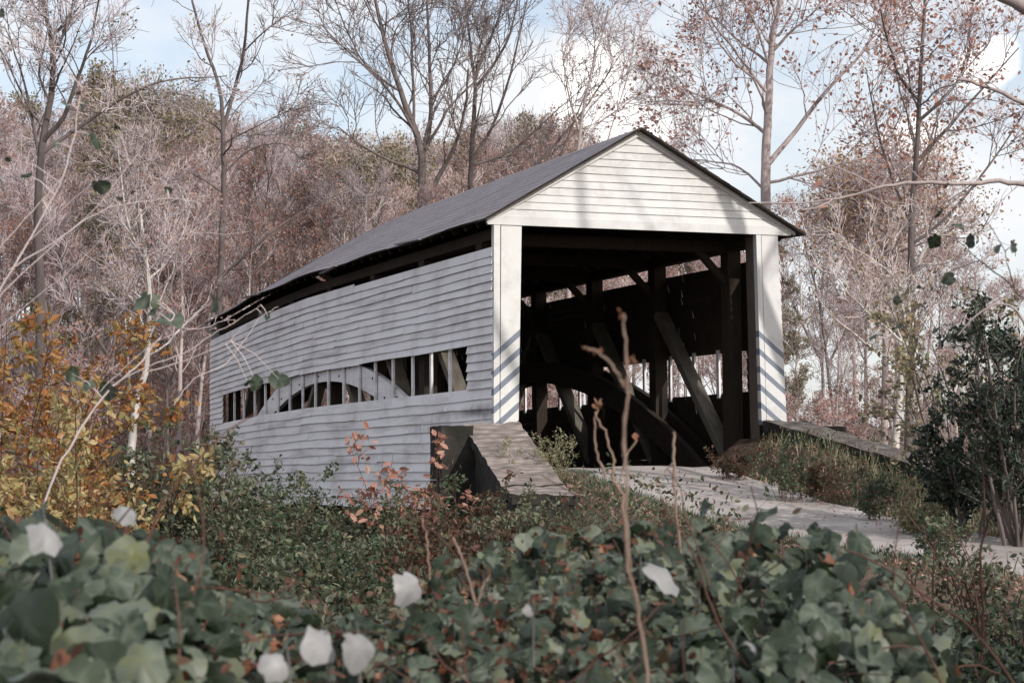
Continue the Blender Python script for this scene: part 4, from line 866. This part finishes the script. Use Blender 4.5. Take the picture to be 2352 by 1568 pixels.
vine_bank('vine_thicket', -120, 470, 2.7, 900, .104, 901, 'bank of big round green vine leaves in the lower left corner', [(110, 1215, 3.6, 120, (.3, -1), (.5, .8, .5)), (285, 1175, 4.3, 60, (1, -.2), (.5, .8, .2))])
vine_bank('vine_thicket', 400, 950, 2.8, 1050, .080, 902, 'lower vine thicket with several white turned leaves left of centre', [(825, 1490, 3.4, 135, (.1, -1), (.8, .35, .9)), (735, 1475, 3.4, 95, (-.3, -1), (.7, .4, .8)), (640, 1515, 3.3, 80, (-.6, -1), (.6, .6, .5)), (940, 1345, 4.6, 100, (.35, -1), (.8, .4, .9))], dry=.12, fine=.9)
vine_bank('vine_thicket', 880, 1560, 2.9, 1700, .070, 903, 'middle vine thicket mixed with dry curled leaves and red stems', [(1215, 1400, 4.0, 60, (-.4, -1), (.8, .3, .8))], dry=.24, fine=1.3)
vine_bank('vine_thicket', 1500, 2190, 2.9, 1500, .084, 904, 'right hand vine thicket of grey green heart shaped leaves', [(1520, 1315, 4.6, 135, (.9, -.7), (.5, .8, .5)), (1725, 1480, 3.8, 90, (1, -.5), (.3, .9, .6))], dry=.06)

def stalk(name, label, pieces, leaves=(), m='stalk', seed=1, sides=7, buds=(), lm='lf_vine', cat='stem', ground_it=True):
    nr = np.random.default_rng(seed); mb = MB(); pls = []
    for i, (pts, s, ra, rb) in enumerate(pieces):
        P, rd = poly(pts, s, ra * .62, rb * .62, 0, seed + i, sub=5); P = P + nr.normal(0, ra * .25, P.shape); rd = rd * (1 + .12 * nr.normal(0, 1, len(rd)))
        if i == 0 and ground_it: P = np.concatenate([[[P[0][0], P[0][1], float(ground(P[0][0], P[0][1])) - .05]], P]); rd = np.concatenate([[ra * 1.15], rd])
        pls.append((P, rd))
    root = pls[0][0][0].copy(); E = empty(name, root, label=label, cat=cat); allp = np.concatenate([p for p, _ in pls]); fixed = []
    for (x, y, sx, size) in leaves:
        sx = pieces[0][1]; p = at(x, y, sx); j = np.argmin(np.linalg.norm(allp - p, axis=1)); a = allp[j]; mid = (a + p) / 2 + np.array([0, 0, .1 * np.linalg.norm(a - p)])
        pls.append((np.array([a, mid, p]), np.array([.0022, .0016, .001]))); fixed.append((p, size / FPX * sx))
    tubes(mb, pls, sides, nr)
    keep(mb.obj('stem', M[m], None, smooth=True), E)
    if leaves:
        mb = MB()
        for p, sz_ in fixed:
            vine_leaves(mb, p[None], sz_ * 1.1, nr.normal(0, 1, (1, 3)) + [[0, 0, .3]], nr.normal(0, .6, (1, 3)) + [[0, 0, -.8]], nr, 0, tint=nr.uniform(.2, .9))
        keep(mb.obj('leaves', M[lm], None, smooth=True), E)
    if buds:
        for (x, y, s, size) in buds:
            mb = MB(); put_leaves(mb, at(x, y, s)[None] + nr.normal(0, .004, (7, 3)), .62 * size / FPX * s, nr, LEAF6, L6F)
            keep(mb.obj('seed_head', M['lf_dry'], None), E)
    return E
stalk('bare_stalk', 'tallest bare brown stalk standing in front of the portal opening', [([(1500, 1680), (1490, 1568), (1470, 1420), (1445, 1290), (1437, 1200), (1441, 1100), (1433, 1000), (1441, 900), (1440, 860), (1436, 780), (1429, 720)], 3.2, .0052, .0032), ([(1441, 905), (1425, 870), (1400, 830), (1368, 803), (1340, 800)], 3.2, .0035, .0024), ([(1442, 880), (1452, 850), (1475, 845)], 3.2, .003, .002)], seed=5, buds=[(1428, 722, 3.2, 22), (1455, 828, 3.2, 24), (1474, 852, 3.2, 20), (1345, 801, 3.2, 18), (1368, 805, 3.2, 18)])
stalk('bare_stalk', 'crooked red brown stalk just left of the tallest bare stalk', [([(1440, 1300), (1430, 1130), (1405, 1100), (1410, 1060), (1392, 1000), (1366, 945)], 5.2, .007, .004), ([(1392, 1095), (1375, 1055), (1364, 1000), (1366, 945), (1380, 915)], 5.2, .005, .003), ([(1420, 1120), (1440, 1040), (1462, 1010)], 5.2, .004, .003)], seed=6, m='stalk', buds=[(1460, 1005, 5.2, 26), (1372, 930, 5.2, 24)])
stalk('bare_stalk', 'short broken stalk to the right of the tallest bare stalk', [([(1570, 1330), (1556, 1200), (1548, 1100), (1549, 1040), (1547, 992)], 5.6, .007, .006), ([(1549, 1060), (1530, 1080), (1512, 1100)], 5.6, .004, .002)], seed=7)
stalk('bare_stalk', 'bent reddish stalk rising from the vines below the abutment', [([(990, 1420), (985, 1300), (978, 1230), (972, 1190)], 5.3, .005, .003)], seed=8)
stalk('bare_stalk', 'forked dry stalk leaning over the middle vine thicket', [([(1100, 1500), (1095, 1400), (1078, 1330), (1060, 1275), (1040, 1230)], 4.6, .007, .004), ([(1095, 1400), (1110, 1340), (1125, 1320)], 4.6, .004, .003)], seed=9)
stalk('bare_stalk', 'long red stem slanting through the lower right corner', [([(2420, 1720), (2330, 1560), (2230, 1440), (2120, 1360), (2020, 1290), (1940, 1260)], 4.6, .006, .003)], m='redstem', seed=10)
stalk('bare_stalk', 'red stem at the right edge of the vine leaves', [([(2250, 1800), (2200, 1640), (2150, 1540), (2080, 1400), (2020, 1330)], 4.0, .005, .003)], m='redstem', seed=11)
stalk('thin_pole', 'dark thin upright sapling stem right of the road', [([(2255, 1500), (2258, 1400), (2250, 1300), (2262, 1180), (2255, 1050)], 9, .012, .006), ], m='redstem', seed=12)
stalk('thin_pole', 'dark thin stem beside the road left of the other one', [([(2140, 1400), (2145, 1300), (2146, 1230)], 9, .009, .005)], m='redstem', seed=13)
# climbing vine with pale twigs and a few big soft leaves on the left
stalk('climbing_vine', 'pale twiggy vine with large green leaves hanging before the left woods', [
    ([(60, 1250), (130, 1080), (200, 960), (258, 885), (312, 848), (350, 795), (392, 742), (400, 720)], 8.5, .009, .004),
    ([(258, 885), (340, 840), (440, 805), (480, 770), (540, 740), (600, 700)], 8.5, .005, .002), ([(330, 855), (420, 830), (520, 790), (560, 750)], 8.5, .004, .002),
    ([(400, 930), (440, 870), (520, 840), (600, 725), (640, 705)], 9, .004, .002), ([(230, 900), (300, 830), (360, 780), (470, 745)], 8.2, .003, .0015), ([(390, 745), (440, 735)], 8.5, .003, .002)],
    m='twig_pale', seed=14, leaves=[(330, 690, 6, 45), (360, 690, 6, 45), (350, 715, 6, 50), (385, 735, 6, 60), (165, 858, 7, 44), (205, 885, 7, 52), (250, 898, 7, 44), (490, 695, 6, 42), (615, 725, 6, 30), (640, 870, 6, 40), (590, 880, 6, 36), (570, 880, 6, 26), (600, 720, 6, 28)], cat='vine')
stalk('climbing_vine', 'arching vine with dark soft leaves high on the left', [
    ([(-60, 900), (-20, 700), (60, 560), (140, 420), (170, 320), (180, 230), (186, 200)], 7, .006, .002), ([(20, 620), (120, 560), (230, 480), (340, 460), (420, 455), (460, 470)], 7, .004, .002), ([(60, 560), (200, 430), (300, 380), (390, 350)], 7, .003, .0015),
    ([(-40, 720), (80, 600), (200, 500), (300, 380), (330, 330)], 7.4, .004, .002), ([(-40, 780), (140, 640), (280, 500), (420, 360)], 7.8, .003, .0015), ([(-60, 640), (60, 500), (140, 410)], 7.5, .004, .002)],
    m='twig_pale', seed=15, leaves=[(185, 212, 6, 32), (155, 240, 6, 26), (195, 240, 6, 38), (222, 320, 6, 48), (270, 292, 6, 24), (230, 425, 6, 40), (268, 452, 6, 34), (300, 442, 6, 30), (387, 437, 6, 36), (378, 412, 6, 24), (60, 400, 6, 30), (95, 455, 6, 30), (20, 365, 6, 26), (6, 30, 5, 50), (130, 330, 6, 24)], cat='vine', lm='lf_vine')
stalk('climbing_vine', 'dark leaved vine sprays at the upper right edge', [
    ([(2440, 900), (2400, 740), (2330, 660), (2250, 600), (2190, 540), (2150, 480)], 8, .006, .002), ([(2330, 660), (2300, 560), (2260, 490)], 8, .004, .002), ([(2250, 600), (2180, 620), (2120, 700)], 8, .004, .002)],
    m='twig_dark', seed=16, leaves=[(2160, 490, 7, 44), (2145, 552, 7, 46), (2230, 552, 7, 44), (2290, 570, 7, 38), (2325, 565, 7, 34), (2260, 490, 7, 28), (2180, 640, 7, 34), (2115, 660, 7, 30), (2060, 690, 7, 34), (2100, 780, 7, 36), (2010, 770, 7, 34), (2150, 760, 7, 30), (2060, 750, 7, 30), (2200, 520, 7, 30)], cat='vine')
# a tree outside the right edge whose limbs reach into the picture
t = [poly([(2700, 1300), (2690, 900), (2670, 500), (2640, 200), (2600, -200)], 13, .14, .08, 0, 90)]
t.append(poly([(2670, 520), (2540, 450), (2450, 432), (2352, 426), (2295, 414), (2230, 422), (2140, 419), (2050, 422), (1985, 440), (1930, 458), (1850, 466), (1720, 466)], 13, .022, .004, .0, 91))
t.append(poly([(2650, 330), (2480, 270), (2352, 238), (2280, 205), (2230, 185), (2200, 182)], 13, .022, .006, .0, 92))
t.append(poly([(2640, 200), (2500, 90), (2400, 40), (2330, 5), (2250, -30)], 13, .08, .03, .0, 93))
t.append(poly([(2690, 800), (2540, 860), (2400, 900), (2352, 720), (2300, 690), (2240, 720), (2200, 770)], 13, .014, .004, .0, 94))
g0 = float(ground(t[0][0][0][0], t[0][0][0][1])); t[0] = (np.concatenate([[[t[0][0][0][0], t[0][0][0][1], g0 - .2]], t[0][0]]), np.concatenate([[.18], t[0][1]]))
E = empty('overhanging_tree', (t[0][0][0][0], t[0][0][0][1], g0), label='tree outside the right edge with one long pale limb crossing the right side', cat='tree')
nr = np.random.default_rng(95); mb = MB(); tubes(mb, t, 9, nr); keep(mb.obj('trunk', M['bark_grey'], None, smooth=True), E)
r = random.Random(95); tw = []
for p, rd in t[1:3]: tw += children_of(r, p, rd, 12, .3, .8, .6, .5, 6, .12, .02, .0025)
mb = MB(); tubes(mb, tw, 4, nr); put_leaves(mb, along(tw, 40, nr, .02), .05, nr, LEAF6, L6F, mat=1); keep(mb.obj('crown', [M['twig'], M['lf_red']], None), E)
